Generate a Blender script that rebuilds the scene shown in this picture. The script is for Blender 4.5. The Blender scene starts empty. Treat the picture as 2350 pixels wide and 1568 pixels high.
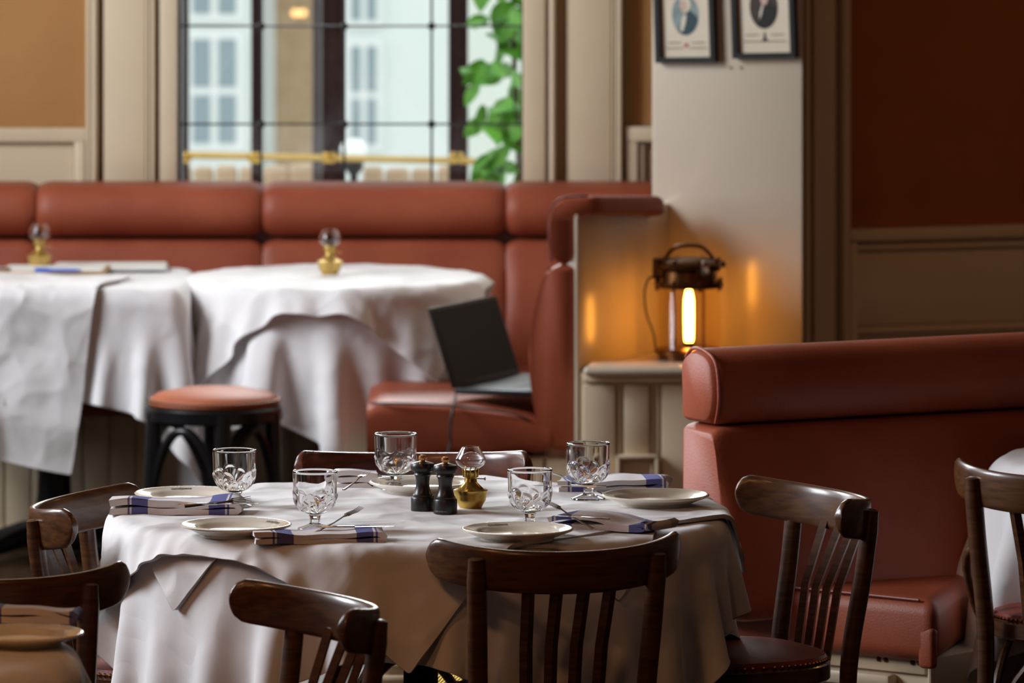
import bpy, bmesh, math, random
import numpy as np
from mathutils import Vector, Matrix
random.seed(7); np.random.seed(7)
R = math.radians
sc = bpy.context.scene
C = sc.collection

# ---------------------------------------------------------------- camera
F = 16500.0; YH = -750.0; ZC = 2.368            # focal length in px, horizon row, camera height
cam_d = bpy.data.cameras.new('camera'); cam = bpy.data.objects.new('camera', cam_d); C.objects.link(cam)
cam.location = (0, 0, ZC); cam.rotation_euler = (R(90), 0, 0)
cam_d.sensor_width = 36; cam_d.lens = F / 2350 * 36
cam_d.shift_y = -(784 - YH) / 2350
cam_d.clip_end = 200
cam_d.dof.use_dof = True; cam_d.dof.focus_distance = 13.75; cam_d.dof.aperture_fstop = 7.0
sc.camera = cam
sc.cycles.sample_clamp_indirect = 6.0
sc.cycles.max_bounces = 9; sc.cycles.diffuse_bounces = 3; sc.cycles.glossy_bounces = 4; sc.cycles.transmission_bounces = 9; sc.cycles.transparent_max_bounces = 12
sc.cycles.use_adaptive_sampling = True; sc.cycles.adaptive_threshold = 0.02
def at(px, py, d):                               # photo pixel + depth -> world
    return Vector(((px - 1175) * d / F, d, ZC - (py - YH) * d / F))
def dz(py, z):                                   # depth at which height z shows in row py
    return F * (ZC - z) / (py - YH)
def ax(px, d): return (px - 1175) * d / F
def az(py, d): return ZC - (py - YH) * d / F

# ---------------------------------------------------------------- light
sc.view_settings.view_transform = 'Standard'; sc.view_settings.look = 'None'
sc.view_settings.exposure = 0.0; sc.view_settings.gamma = 1.0; sc.view_settings.use_curve_mapping = False
w = bpy.data.worlds.new('overcast_sky'); sc.world = w; w.use_nodes = True
bg = w.node_tree.nodes['Background']; bg.inputs[0].default_value = (0.88, 0.95, 1.0, 1); bg.inputs[1].default_value = 1.75
def area(name, loc, rot, sx, sy, power, col):
    l = bpy.data.lights.new(name, 'AREA'); l.shape = 'RECTANGLE'; l.size = sx; l.size_y = sy; l.energy = power; l.color = col
    o = bpy.data.objects.new(name, l); C.objects.link(o); o.location = loc; o.rotation_euler = rot; return o
# daylight entering through the tall windows of the left wall
area('window_daylight', (-3.44, 14.4, 2.5), (R(90), 0, R(-90)), 1.3, 1.7, 200, (0.90, 0.94, 1.0))
area('window_daylight', (-3.44, 17.6, 3.1), (R(90), 0, R(-90)), 1.5, 1.8, 215, (0.90, 0.94, 1.0))
area('window_daylight', (-3.44, 17.6, 1.55), (R(90), 0, R(-90)), 1.5, 1.0, 32, (0.90, 0.94, 1.0))  # lower pane light, added to brighten the boards under the banquette
# daylight through the leaded window in the back wall
area('back_window_daylight', (-0.45, 20.75, 2.3), (R(-62), 0, 0), 0.95, 0.9, 90, (0.92, 0.97, 1.0))
# warm ceiling lamps; the last is added to brighten the alcove wall
for i, (x, y, p) in enumerate(((-1.9, 10.2, 24), (-1.0, 8.0, 24), (-2.0, 6.0, 18), (3.4, 17.6, 10))):
    area('lamp_and_fill_light', (x, y, 3.6), (0, 0, 0), 0.5, 0.5, p, (1.0, 0.45, 0.17))

# ---------------------------------------------------------------- materials
M = {}
def nodes(m): return m.node_tree.nodes, m.node_tree.links
def mat(name, col, rough=0.5, metal=0.0, spec=0.5, noise=None, bump=None, coat=0.0, sheen=0.0, stretch=None, col2=None, mix=None):
    m = bpy.data.materials.new(name); m.use_nodes = True; N, L = nodes(m); b = N['Principled BSDF']
    b.inputs['Base Color'].default_value = (*col, 1); b.inputs['Roughness'].default_value = rough
    b.inputs['Metallic'].default_value = metal; b.inputs['Specular IOR Level'].default_value = spec
    b.inputs['Coat Weight'].default_value = coat; b.inputs['Coat Roughness'].default_value = 0.15
    b.inputs['Sheen Weight'].default_value = sheen
    if noise or bump:
        tc = N.new('ShaderNodeTexCoord'); mp = N.new('ShaderNodeMapping'); L.new(tc.outputs['Object'], mp.inputs[0])
        if stretch: mp.inputs['Scale'].default_value = stretch
    if noise:
        n = N.new('ShaderNodeTexNoise'); n.inputs['Scale'].default_value = noise; n.inputs['Detail'].default_value = 6
        L.new(mp.outputs[0], n.inputs['Vector'])
        rp = N.new('ShaderNodeValToRGB'); rp.color_ramp.elements[0].position = 0.35; rp.color_ramp.elements[1].position = 0.68
        c2 = col2 or tuple(c * 0.72 for c in col)
        rp.color_ramp.elements[0].color = (*c2, 1); rp.color_ramp.elements[1].color = (*col, 1)
        L.new(n.outputs[0], rp.inputs[0]); L.new(rp.outputs[0], b.inputs['Base Color'])
    if bump:
        n2 = N.new('ShaderNodeTexNoise'); n2.inputs['Scale'].default_value = bump[0]; n2.inputs['Detail'].default_value = 4
        L.new(mp.outputs[0], n2.inputs['Vector'])
        bp = N.new('ShaderNodeBump'); bp.inputs['Strength'].default_value = bump[1]; bp.inputs['Distance'].default_value = 0.002
        L.new(n2.outputs[0], bp.inputs['Height']); L.new(bp.outputs[0], b.inputs['Normal'])
    M[name] = m; return m
mat('leather', (0.34, 0.080, 0.036), 0.48, spec=0.35, noise=5, col2=(0.27, 0.056, 0.025), bump=(260, 0.35))
mat('leather_orange', (0.42, 0.12, 0.05), 0.55, spec=0.3, bump=(260, 0.3), noise=6, col2=(0.36, 0.095, 0.04))
mat('leather_dark', (0.21, 0.035, 0.02), 0.45, bump=(260, 0.3))
mat('piping', (0.10, 0.022, 0.015), 0.5)
mat('cream', (0.70, 0.575, 0.41), 0.32, noise=3, col2=(0.66, 0.535, 0.375), bump=(40, 0.12))
mat('white_paint', (0.60, 0.515, 0.41), 0.22, noise=2, col2=(0.57, 0.485, 0.38), bump=(25, 0.1))
mat('groove_paint', (0.33, 0.19, 0.08), 0.6)
mat('wood', (0.105, 0.042, 0.014), 0.33, noise=9, stretch=(1, 1, 14), col2=(0.045, 0.015, 0.005), coat=0.35, bump=(60, 0.1))
mat('wood_rail', (0.125, 0.05, 0.016), 0.33, noise=7, stretch=(1, 6, 16), col2=(0.055, 0.019, 0.006), coat=0.35)
mat('wood_red', (0.12, 0.032, 0.014), 0.3, noise=7, stretch=(1, 6, 16), col2=(0.06, 0.015, 0.007), coat=0.4)
mat('black_wood', (0.006, 0.006, 0.007), 0.3, spec=0.35)
mat('black_metal', (0.005, 0.005, 0.006), 0.5, spec=0.3)
mat('cloth', (0.78, 0.76, 0.77), 0.85, sheen=0.1, bump=(700, 0.15))
mat('paper_cloth', (0.80, 0.78, 0.78), 0.8, bump=(900, 0.2))
def crumple(name, dist):
    N, L = nodes(M[name]); b = N['Principled BSDF']; old = b.inputs['Normal'].links[0].from_socket
    tc = N.new('ShaderNodeTexCoord'); v = N.new('ShaderNodeTexVoronoi'); v.feature = 'SMOOTH_F1'; v.inputs['Scale'].default_value = 7; v.inputs['Smoothness'].default_value = .15
    nz = N.new('ShaderNodeTexNoise'); nz.inputs['Scale'].default_value = 5; mixv = N.new('ShaderNodeMix'); mixv.data_type = 'RGBA'; mixv.inputs['Factor'].default_value = .12
    L.new(tc.outputs['Object'], nz.inputs['Vector']); L.new(tc.outputs['Object'], mixv.inputs['A']); L.new(nz.outputs['Color'], mixv.inputs['B']); L.new(mixv.outputs['Result'], v.inputs['Vector'])
    bp = N.new('ShaderNodeBump'); bp.inputs['Strength'].default_value = .5; bp.inputs['Distance'].default_value = dist
    L.new(v.outputs['Distance'], bp.inputs['Height']); L.new(old, bp.inputs['Normal']); L.new(bp.outputs[0], b.inputs['Normal'])
crumple('paper_cloth', .05); crumple('cloth', .015)
mat('mill', (0.012, 0.009, 0.009), 0.33, spec=0.5)
mat('copper', (0.75, 0.36, 0.13), 0.28, metal=1)
mat('brass', (0.60, 0.40, 0.10), 0.25, metal=1, noise=12, col2=(0.5, 0.32, 0.075))
mat('brass_pale', (0.62, 0.43, 0.14), 0.4, metal=1)
mat('brass_old', (0.20, 0.085, 0.028), 0.32, metal=1, noise=25, col2=(0.11, 0.045, 0.018))
mat('steel', (0.55, 0.53, 0.52), 0.18, metal=1)
mat('china', (0.80, 0.74, 0.63), 0.12, spec=0.6, coat=0.4)
mat('ink', (0.03, 0.028, 0.03), 0.6)
mat('frame_black', (0.008, 0.007, 0.006), 0.4, spec=0.3)
mat('screen', (0.006, 0.003, 0.003), 0.5, spec=0.1)
mat('plastic', (0.010, 0.010, 0.011), 0.45, spec=0.25)
mat('keys', (0.02, 0.02, 0.022), 0.5)
mat('paper', (0.80, 0.79, 0.76), 0.8)
mat('board', (0.50, 0.31, 0.10), 0.5)
mat('pen_blue', (0.01, 0.13, 0.62), 0.3)
mat('print_paper', (0.66, 0.58, 0.45), 0.7, noise=8, col2=(0.58, 0.49, 0.36))
mat('floorboard', (0.055, 0.028, 0.013), 0.55, spec=0.2, noise=4, stretch=(8, 1, 1), col2=(0.035, 0.017, 0.008))
mat('ceiling_paint', (0.12, 0.075, 0.04), 0.8)
mat('plain_wall', (0.055, 0.024, 0.011), 0.7)
mat('lead', (0.012, 0.011, 0.012), 0.5)
mat('outer_wood', (0.022, 0.009, 0.010), 0.7, spec=0.15)
mat('stucco', (0.86, 0.90, 0.88), 0.9, noise=3, col2=(0.82, 0.87, 0.85))
mat('stucco_green', (0.74, 0.80, 0.72), 0.9)
mat('sash_white', (0.90, 0.93, 0.92), 0.5)
mat('sash_glass', (0.30, 0.38, 0.42), 0.15)
mat('brick_far', (0.74, 0.55, 0.36), 0.9, noise=14, col2=(0.62, 0.43, 0.26))
mat('paving', (0.45, 0.43, 0.40), 0.9)
mat('wicker', (0.72, 0.56, 0.40), 0.8, noise=30, col2=(0.6, 0.44, 0.3))
mat('leaf', (0.15, 0.42, 0.03), 0.5, noise=20, col2=(0.06, 0.24, 0.02))
mat('bark', (0.06, 0.04, 0.02), 0.8)
mat('grey_post', (0.13, 0.11, 0.12), 0.5)
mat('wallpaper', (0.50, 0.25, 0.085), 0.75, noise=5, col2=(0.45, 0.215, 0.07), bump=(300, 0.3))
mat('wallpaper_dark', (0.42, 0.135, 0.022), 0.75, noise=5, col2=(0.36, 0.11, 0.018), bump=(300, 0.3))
mat('cord', (0.05, 0.014, 0.006), 0.5)
mat('cable', (0.012, 0.014, 0.014), 0.5)
mat('coat_blue', (0.03, 0.058, 0.07), 0.8); mat('coat_black', (0.012, 0.010, 0.010), 0.8)
mat('oval_sky', (0.25, 0.31, 0.30), 0.8, noise=20, col2=(0.16, 0.20, 0.20)); mat('oval_dark', (0.045, 0.032, 0.024), 0.8)
mat('wig', (0.62, 0.55, 0.42), 0.8); mat('skin', (0.52, 0.36, 0.28), 0.8); mat('red_ink', (0.42, 0.10, 0.09), 0.8); mat('cravat', (0.62, 0.55, 0.44), 0.8)
mat('rust_spot', (0.12, 0.06, 0.03), 0.8)
mat('mark_wood', (0.16, 0.07, 0.025), 0.5)
mat('mill_print', (0.35, 0.33, 0.30), 0.6)
def glass(name, ior=1.47, tint=(1, 1, 1)):
    m = bpy.data.materials.new(name); m.use_nodes = True; N, L = nodes(m); b = N['Principled BSDF']
    b.inputs['Base Color'].default_value = (*tint, 1); b.inputs['Roughness'].default_value = 0.0
    b.inputs['IOR'].default_value = ior; b.inputs['Transmission Weight'].default_value = 1.0; M[name] = m
glass('crystal')
def thin_glass(name, tint, flat=None):
    m = bpy.data.materials.new(name); m.use_nodes = True; N, L = nodes(m); N.remove(N['Principled BSDF'])
    t = N.new('ShaderNodeBsdfTransparent'); t.inputs[0].default_value = (*tint, 1)
    g = N.new('ShaderNodeBsdfGlossy'); g.inputs['Roughness'].default_value = 0.03
    fr = N.new('ShaderNodeFresnel'); fr.inputs[0].default_value = 1.45
    mx = N.new('ShaderNodeMixShader'); (L.new(fr.outputs[0], mx.inputs[0]) if flat is None else setattr(mx.inputs[0], 'default_value', flat)); L.new(t.outputs[0], mx.inputs[1]); L.new(g.outputs[0], mx.inputs[2])
    L.new(mx.outputs[0], N['Material Output'].inputs[0]); M[name] = m
thin_glass('window_glass', (0.97, 0.98, 0.97)); thin_glass('chimney_glass', (0.97, 0.95, 0.95)); thin_glass('amber_glass', (0.99, 0.93, 0.80), flat=.05)
def emit(name, col, s):
    m = bpy.data.materials.new(name); m.use_nodes = True; N, L = nodes(m); b = N['Principled BSDF']
    b.inputs['Emission Color'].default_value = (*col, 1); b.inputs['Emission Strength'].default_value = s; b.inputs['Base Color'].default_value = (*col, 1); M[name] = m
emit('bulb_glow', (1.0, 0.41, 0.055), 40); emit('reflection_glow', (1.0, 0.55, 0.22), 2.2); emit('globe_white', (0.9, 0.97, 1.0), 0.25)
def stripes(name):
    # white twill napkin with woven blue bands
    m = bpy.data.materials.new(name); m.use_nodes = True; N, L = nodes(m); b = N['Principled BSDF']; b.inputs['Roughness'].default_value = 0.9
    tc = N.new('ShaderNodeTexCoord'); sp = N.new('ShaderNodeSeparateXYZ'); L.new(tc.outputs['Object'], sp.inputs[0])
    def ramp(src, off, stops):
        mm = N.new('ShaderNodeMath'); mm.operation = 'ADD'; mm.inputs[1].default_value = off; L.new(src, mm.inputs[0])
        r = N.new('ShaderNodeValToRGB'); r.color_ramp.interpolation = 'CONSTANT'; e = r.color_ramp.elements
        e[0].position = 0; e[0].color = (0, 0, 0, 1); e[1].position = stops[0][0]; e[1].color = (stops[0][1],) * 3 + (1,)
        for p, v in stops[1:]:
            q = e.new(p); q.color = (v, v, v, 1)
        L.new(mm.outputs[0], r.inputs[0]); return r
    st = []
    for c0 in (0.435, 0.585):                                       # two bands, each with thin lines beside it
        st += [(c0 - .022, 1), (c0 - .019, 0), (c0 - .016, 1), (c0 + .016, 0), (c0 + .019, 1), (c0 + .022, 0)]
    rx = ramp(sp.outputs[0], 0.5, st)
    ry = ramp(sp.outputs[1], 0.5, [(0.525, 1), (0.528, 0), (0.531, 1), (0.552, 0), (0.555, 1), (0.558, 0)])
    mxm = N.new('ShaderNodeMath'); mxm.operation = 'MAXIMUM'; L.new(rx.outputs[0], mxm.inputs[0])
    hal = N.new('ShaderNodeMath'); hal.operation = 'MULTIPLY'; hal.inputs[1].default_value = 0.45; L.new(ry.outputs[0], hal.inputs[0]); L.new(hal.outputs[0], mxm.inputs[1])
    cm = N.new('ShaderNodeMix'); cm.data_type = 'RGBA'; cm.inputs['A'].default_value = (0.74, 0.69, 0.69, 1); cm.inputs['B'].default_value = (0.12, 0.125, 0.34, 1)
    L.new(mxm.outputs[0], cm.inputs['Factor']); L.new(cm.outputs['Result'], b.inputs['Base Color'])
    n2 = N.new('ShaderNodeTexNoise'); n2.inputs['Scale'].default_value = 900; bp = N.new('ShaderNodeBump'); bp.inputs['Strength'].default_value = 0.3; bp.inputs['Distance'].default_value = 0.001
    L.new(tc.outputs['Object'], n2.inputs['Vector']); L.new(n2.outputs[0], bp.inputs['Height']); L.new(bp.outputs[0], b.inputs['Normal']); M[name] = m
stripes('napkin')

# ---------------------------------------------------------------- mesh tools
class MB:
    def __init__(s): s.v = []; s.f = []
    def add(s, vs, fs):
        o = len(s.v); s.v += [tuple(x) for x in vs]; s.f += [tuple(i + o for i in f) for f in fs]; return s
    def box(s, x0, x1, y0, y1, z0, z1):
        return s.add([(x0,y0,z0),(x1,y0,z0),(x1,y1,z0),(x0,y1,z0),(x0,y0,z1),(x1,y0,z1),(x1,y1,z1),(x0,y1,z1)],
                     [(0,3,2,1),(4,5,6,7),(0,1,5,4),(1,2,6,5),(2,3,7,6),(3,0,4,7)])
    def rbox(s, x0, x1, y0, y1, z0, z1, r, seg=3):
        bm = bmesh.new(); bmesh.ops.create_cube(bm, size=1)
        for v in bm.verts: v.co = Vector(((x0+x1)/2 + v.co.x*(x1-x0), (y0+y1)/2 + v.co.y*(y1-y0), (z0+z1)/2 + v.co.z*(z1-z0)))
        bmesh.ops.bevel(bm, geom=bm.edges[:], offset=r, segments=seg, affect='EDGES', profile=0.5)
        return s.bm(bm)
    def bm(s, bm):
        bm.verts.index_update(); s.add([v.co for v in bm.verts], [[v.index for v in f.verts] for f in bm.faces]); bm.free(); return s
    def prism(s, poly, z0, z1, r=0, seg=4):
        bm = bmesh.new(); vs = [bm.verts.new((p[0], p[1], z0)) for p in poly]; f = bm.faces.new(vs)
        ext = bmesh.ops.extrude_face_region(bm, geom=[f]); nv = [g for g in ext['geom'] if isinstance(g, bmesh.types.BMVert)]
        for v in nv: v.co.z = z1
        bmesh.ops.recalc_face_normals(bm, faces=bm.faces[:])
        if r: bmesh.ops.bevel(bm, geom=[e for e in bm.edges if e.calc_face_angle(0) > 0.6], offset=r, segments=seg, affect='EDGES', profile=0.5)
        return s.bm(bm)
    def lathe(s, prof, n=48, c=(0, 0, 0), close=False):
        rows = []; vs = []; fs = []
        for r, z in prof:
            if r < 1e-6: rows.append([len(vs)]); vs.append((c[0], c[1], c[2] + z))
            else:
                rows.append(list(range(len(vs), len(vs) + n)))
                vs += [(c[0] + r*math.cos(2*math.pi*k/n), c[1] + r*math.sin(2*math.pi*k/n), c[2] + z) for k in range(n)]
        prs = list(zip(rows, rows[1:])) + ([(rows[-1], rows[0])] if close else [])
        for a, b in prs:
            for k in range(n):
                k2 = (k + 1) % n
                if len(a) == 1 and len(b) == 1: continue
                if len(a) == 1: fs.append((a[0], b[k2], b[k]))
                elif len(b) == 1: fs.append((a[k], a[k2], b[0]))
                else: fs.append((a[k], a[k2], b[k2], b[k]))
        return s.add(vs, fs)
    def tube(s, pts, rad, n=10, flat=None):
        pts = [Vector(p) for p in pts]; rad = rad if isinstance(rad, (list, tuple)) else [rad] * len(pts)
        vs = []; fs = []; up = Vector((0, 0, 1)); prev = None
        for i, p in enumerate(pts):
            t = (pts[min(i+1, len(pts)-1)] - pts[max(i-1, 0)]).normalized()
            if prev is None:
                a = t.cross(up if abs(t.z) < 0.95 else Vector((0, 1, 0))).normalized()
            else: a = (prev - t * prev.dot(t)).normalized()
            b = t.cross(a); prev = a
            for k in range(n):
                th = 2*math.pi*k/n; fa = flat or 1
                vs.append(p + a*(rad[i]*math.cos(th)) + b*(rad[i]*fa*math.sin(th)))
        for i in range(len(pts)-1):
            for k in range(n): fs.append((i*n+k, i*n+(k+1) % n, (i+1)*n+(k+1) % n, (i+1)*n+k))
        fs.append(tuple(range(n-1, -1, -1))); fs.append(tuple((len(pts)-1)*n + k for k in range(n)))
        return s.add(vs, fs)
    def loft(s, rings, caps=True, closed=True):
        n = len(rings[0]); vs = [p for r in rings for p in r]; fs = []
        for i in range(len(rings)-1):
            for k in range(n if closed else n-1): fs.append((i*n+k, i*n+(k+1) % n, (i+1)*n+(k+1) % n, (i+1)*n+k))
        if caps: fs.append(tuple(range(n-1, -1, -1))); fs.append(tuple((len(rings)-1)*n + k for k in range(n)))
        return s.add(vs, fs)
    def sphere(s, c, r, n=12, m=8, sz=1):
        return s.lathe([(r*math.sin(math.pi*i/m), -r*sz*math.cos(math.pi*i/m)) for i in range(m+1)], n, c)
    def mesh(s, name, m, smooth=True, ang=38):
        me = bpy.data.meshes.new(name); me.from_pydata(s.v, [], s.f); me.validate()
        bm = bmesh.new(); bm.from_mesh(me); bmesh.ops.recalc_face_normals(bm, faces=bm.faces[:]); bm.to_mesh(me); bm.free()
        me.materials.append(M[m])
        if smooth:
            me.polygons.foreach_set('use_smooth', [True]*len(me.polygons)); me.set_sharp_from_angle(angle=R(ang))
        return me
    def build(s, name, m, parent=None, smooth=True, ang=38, **tags):
        return link(name, s.mesh(name, m, smooth, ang), parent, **tags)
def link(name, me, parent=None, label=None, cat=None, group=None, kind=None, loc=None, rz=0):
    o = bpy.data.objects.new(name, me); C.objects.link(o)
    if parent: o.parent = parent
    if loc is not None: o.location = loc
    if rz: o.rotation_euler = (0, 0, rz)
    tag(o, label, cat, group, kind); return o
def tag(o, label=None, cat=None, group=None, kind=None):
    if label: o['label'] = label
    if cat: o['category'] = cat
    if group: o['group'] = group
    if kind: o['kind'] = kind
    return o
def thing(name, label, cat, loc=(0, 0, 0), rz=0, group=None, kind=None):
    return link(name, None, None, label, cat, group, kind, loc, rz)
def spawn(proto, name, label, cat, loc, rz=0, group=None, skip=()):
    """a thing made from a list of (part name, mesh, [sub-parts])"""
    t = thing(name, label, cat, loc, rz, group)
    for pn, me, subs in proto:
        if pn in skip: continue
        p = link(pn, me, t)
        for sn, sm in subs: link(sn, sm, p)
    return t
def text_mesh(body, size, ext, m):
    cu = bpy.data.curves.new('text', 'FONT'); cu.body = body; cu.size = size; cu.extrude = ext; cu.align_x = 'CENTER'; cu.align_y = 'CENTER'
    o = bpy.data.objects.new('text', cu); C.objects.link(o); dg = bpy.context.evaluated_depsgraph_get()
    me = bpy.data.meshes.new_from_object(o.evaluated_get(dg)); bpy.data.objects.remove(o); bpy.data.curves.remove(cu)
    me.materials.clear(); me.materials.append(M[m]); return me
def smoothpath(pts, n=8):
    pts = [Vector(p) for p in pts]; out = []
    P = [pts[0]] + pts + [pts[-1]]
    for i in range(1, len(P)-2):
        for k in range(n):
            t = k/n; a, b, c, d = P[i-1], P[i], P[i+1], P[i+2]
            out.append(0.5*((2*b) + (c-a)*t + (2*a-5*b+4*c-d)*t*t + (3*b-a-3*c+d)*t**3))
    out.append(pts[-1]); return out

# ---------------------------------------------------------------- room shell
MB().box(-4.3, 4.6, -3, 20.35, -0.1, 0).build('floor', 'floorboard', smooth=False, kind='structure')
MB().box(-4.3, 4.6, -3, 20.35, 4.4, 4.5).build('ceiling', 'ceiling_paint', smooth=False, kind='structure')
MB().box(-4.4, 4.7, -3.1, -3, 0, 4.4).build('wall_rear', 'plain_wall', smooth=False, kind='structure')
MB().box(4.6, 4.7, -3, 20.35, 0, 4.4).build('wall_right', 'plain_wall', smooth=False, kind='structure')
lw = MB().box(-3.42, -3.3, -3, 13.6, 0, 4.4).box(-3.42, -3.3, 15.2, 16.8, 0, 4.4).box(-3.42, -3.3, 18.4, 20.35, 0, 4.4)
for a, zb, zt in ((13.6, 1.6, 3.4), (16.8, 1.0, 4.05)): lw.box(-3.42, -3.3, a, a+1.6, 0, zb).box(-3.42, -3.3, a, a+1.6, zt, 4.4)
lw.build('wall_left', 'plain_wall', smooth=False, kind='structure')
for n_, a, zb in ((2, 14.4, 1.6), (3, 17.6, 1.0)):
    wl = thing('window_%d' % n_, None, None, (-3.36, a, zb), kind='structure')
    MB().box(-.03, .03, -.03, .03, 0, 1.8 if n_ == 2 else 3.05).build('mullion', 'cream', wl, smooth=False)
    MB().box(-.03, .03, -.8, .8, 1.1, 1.2).build('transom', 'cream', wl, smooth=False)
    MB().box(-.06, .12, -.85, .85, -.04, 0).build('sill', 'cream', wl, smooth=False)
for y_, x_ in ((12.78, -1.3), (15.6, -1.75)): MB().box(-3.3, x_, y_-.05, y_+.05, 0, 4.4).build('light_blocking_screen', 'plain_wall', smooth=False, kind='structure')  # unseen screens, added to keep window light off parts of the room

# back wall: opening for the leaded window
DW = 20.15; sw = F / DW
def bx(px): return ax(px, DW)
def bz(py): return az(py, DW)
WX0, WX1, WZ0, WZ1 = bx(408), bx(1200), 0.80, 2.75
wb = MB().box(-4.2, WX0, DW, DW+.2, 0, 4.4).box(WX1, 4.6, DW, DW+.2, 0, 4.4).box(WX0, WX1, DW, DW+.2, 0, WZ0).box(WX0, WX1, DW, DW+.2, WZ1, 4.4)
wall_back = wb.build('wall_back', 'cream', smooth=False, kind='structure')
def strip(name, px0, px1, proud, z0, z1, m='cream', r=0.004, y=DW, par=None):
    return MB().rbox(bx(px0), bx(px1), y - proud, y + .002, z0, z1, min(r, proud*.45), 2).build(name, m, par or wall_back)
ZD = bz(292)
strip('wallpaper_panel', -1400, 200, .006, ZD, 3.3, 'wallpaper', .001)
strip('wallpaper_panel', 1440, 1700, .006, bz(285), 3.3, 'wallpaper', .001)
strip('dado_rail', -1400, 198, .030, bz(325), ZD)
strip('dado_panel', -1400, 170, .012, 0, bz(331))
strip('dado_stile', 172, 196, .030, 0, bz(324))
# left pilaster
strip('pilaster_moulding', 199, 208, .035, 0, 3.3); strip('pilaster_moulding', 211, 227, .055, 0, 3.3, r=.012)
strip('pilaster_panel', 239, 335, .035, 0, 3.3); strip('pilaster_moulding', 337, 344, .045, 0, 3.3); strip('pilaster_moulding', 347, 358, .055, 0, 3.3, r=.010)
strip('pilaster_moulding', 368, 407, .050, 0, 3.3); strip('pilaster_groove', 227, 239, .010, 0, 3.3, 'groove_paint', .001); strip('pilaster_groove', 358, 368, .010, 0, 3.3, 'groove_paint', .001)
# right pilaster
strip('pilaster_moulding', 1201, 1251, .050, 0, 3.3); strip('pilaster_moulding', 1253, 1258, .035, 0, 3.3); strip('pilaster_moulding', 1260, 1276, .06, 0, 3.3, r=.012)
strip('pilaster_groove', 1276, 1301, .012, 0, 3.3, 'groove_paint', .001); strip('pilaster_panel', 1301, 1402, .035, 0, 3.3)
strip('pilaster_moulding', 1405, 1411, .045, 0, 3.3); strip('pilaster_moulding', 1414, 1428, .055, 0, 3.3, r=.012); strip('pilaster_groove', 1428, 1452, .012, 0, 3.3, 'groove_paint', .001)
strip('dado_rail', 1436, 1620, .040, bz(323), bz(289)); strip('dado_stile', 1436, 1463, .038, 0, bz(323))
strip('dado_moulding', 1466, 1478, .028, 0, bz(327)); strip('dado_panel', 1484, 1620, .010, 0, bz(340))

# leaded window: single panes between lead cames with knots where they cross
win = thing('window_1', None, None, (0, DW+.06, 0), kind='structure')
cols = [WX0, bx(598), bx(789), bx(990), WX1]; zr = [WZ0, bz(288), bz(62)]
while zr[-1] < WZ1 - .15: zr.append(min(zr[-1] + (bz(62) - bz(288)), WZ1))
zr[-1] = WZ1
for i in range(4):
    for j in range(len(zr)-1):
        a = random.uniform(-.004, .004); b = random.uniform(-.004, .004)
        x0, x1, z0, z1 = cols[i]+.002, cols[i+1]-.002, zr[j]+.002, zr[j+1]-.002
        MB().add([(x0, a, z0), (x1, -a, z0), (x1, -b, z1), (x0, b, z1), (x0, a+.003, z0), (x1, -a+.003, z0), (x1, -b+.003, z1), (x0, b+.003, z1)],
                 [(0,1,2,3),(7,6,5,4),(0,4,5,1),(1,5,6,2),(2,6,7,3),(3,7,4,0)]).build('pane', 'window_glass', win, smooth=False)
for x in cols[1:4]: MB().rbox(x-.0035, x+.0035, -.006, .006, WZ0, WZ1, .002, 2).build('lead_came', 'lead', win)
for z in zr[1:-1]: MB().rbox(WX0, WX1, -.005, .005, z-.0028, z+.0028, .002, 2).build('lead_came', 'lead', win)
for x in cols[1:4]:
    for z in zr[1:-1]: MB().sphere((x, -.004, z), .0115).build('lead_knot', 'lead', win)
MB().box(WX0, WX0+.008, -.03, .12, WZ0, WZ1).box(WX1-.004, WX1, -.03, .12, WZ0, WZ1).box(WX0, WX1, -.03, .12, WZ1-.02, WZ1).build('window_frame', 'lead', win, smooth=False)

# pillar with the two prints, angled a little towards the left windows
PL = Vector((ax(1497, 18.80), 18.80, 0)); PR = Vector((ax(1842, 18.60), 18.60, 0)); pdir = (PR - PL).normalized(); pn = Vector((pdir.y, -pdir.x, 0))
q = [PL, PR, Vector((ax(1838, 19.6), 19.6, 0)), Vector((ax(1502, 19.6), 19.6, 0))]
pillar = MB().prism([(p.x, p.y) for p in q], 0, 4.4, .006, 2).build('wall_pillar', 'white_paint', kind='structure')
# wall to the right of the pillar, turned away from the windows
RW0 = Vector((ax(1842, 19.3), 19.3, 0)); rdir = Vector((.947, .32, 0)).normalized(); rn = Vector((rdir.y, -rdir.x, 0)); ang_r = math.atan2(rdir.y, rdir.x)
wr = link('wall_alcove', MB().box(0, 4.2, 0, .2, 0, 4.4).mesh('wall_alcove', 'cream', False), None, kind='structure', loc=RW0, rz=ang_r)
def rw(px):                                     # distance along the wall at a photo column
    t = (px - 1175) / F; return (t*RW0.y - RW0.x) / (rdir.x - t*rdir.y)
def rz_(px, py): s_ = rw(px); return az(py, RW0.y + rdir.y*s_)
def rs(name, px0, px1, proud, z0, z1, m='cream', r=.006):
    return MB().rbox(rw(px0), rw(px1), -proud, .002, z0, z1, min(r, proud*.45), 2).build(name, m, wr)
zd = rz_(1945, 524)
rs('wall_trim', 1846, 1858, .012, 0, 3.35); rs('wall_trim', 1862, 1912, .022, 0, 3.35); rs('wall_trim', 1922, 1944, .04, 0, 3.35, r=.014)
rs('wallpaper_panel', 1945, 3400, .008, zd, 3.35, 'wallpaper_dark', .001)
rs('dado_rail', 1945, 3400, .030, zd-.035, zd); rs('dado_moulding', 1962, 3400, .018, zd-.062, zd-.042, r=.008)
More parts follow.
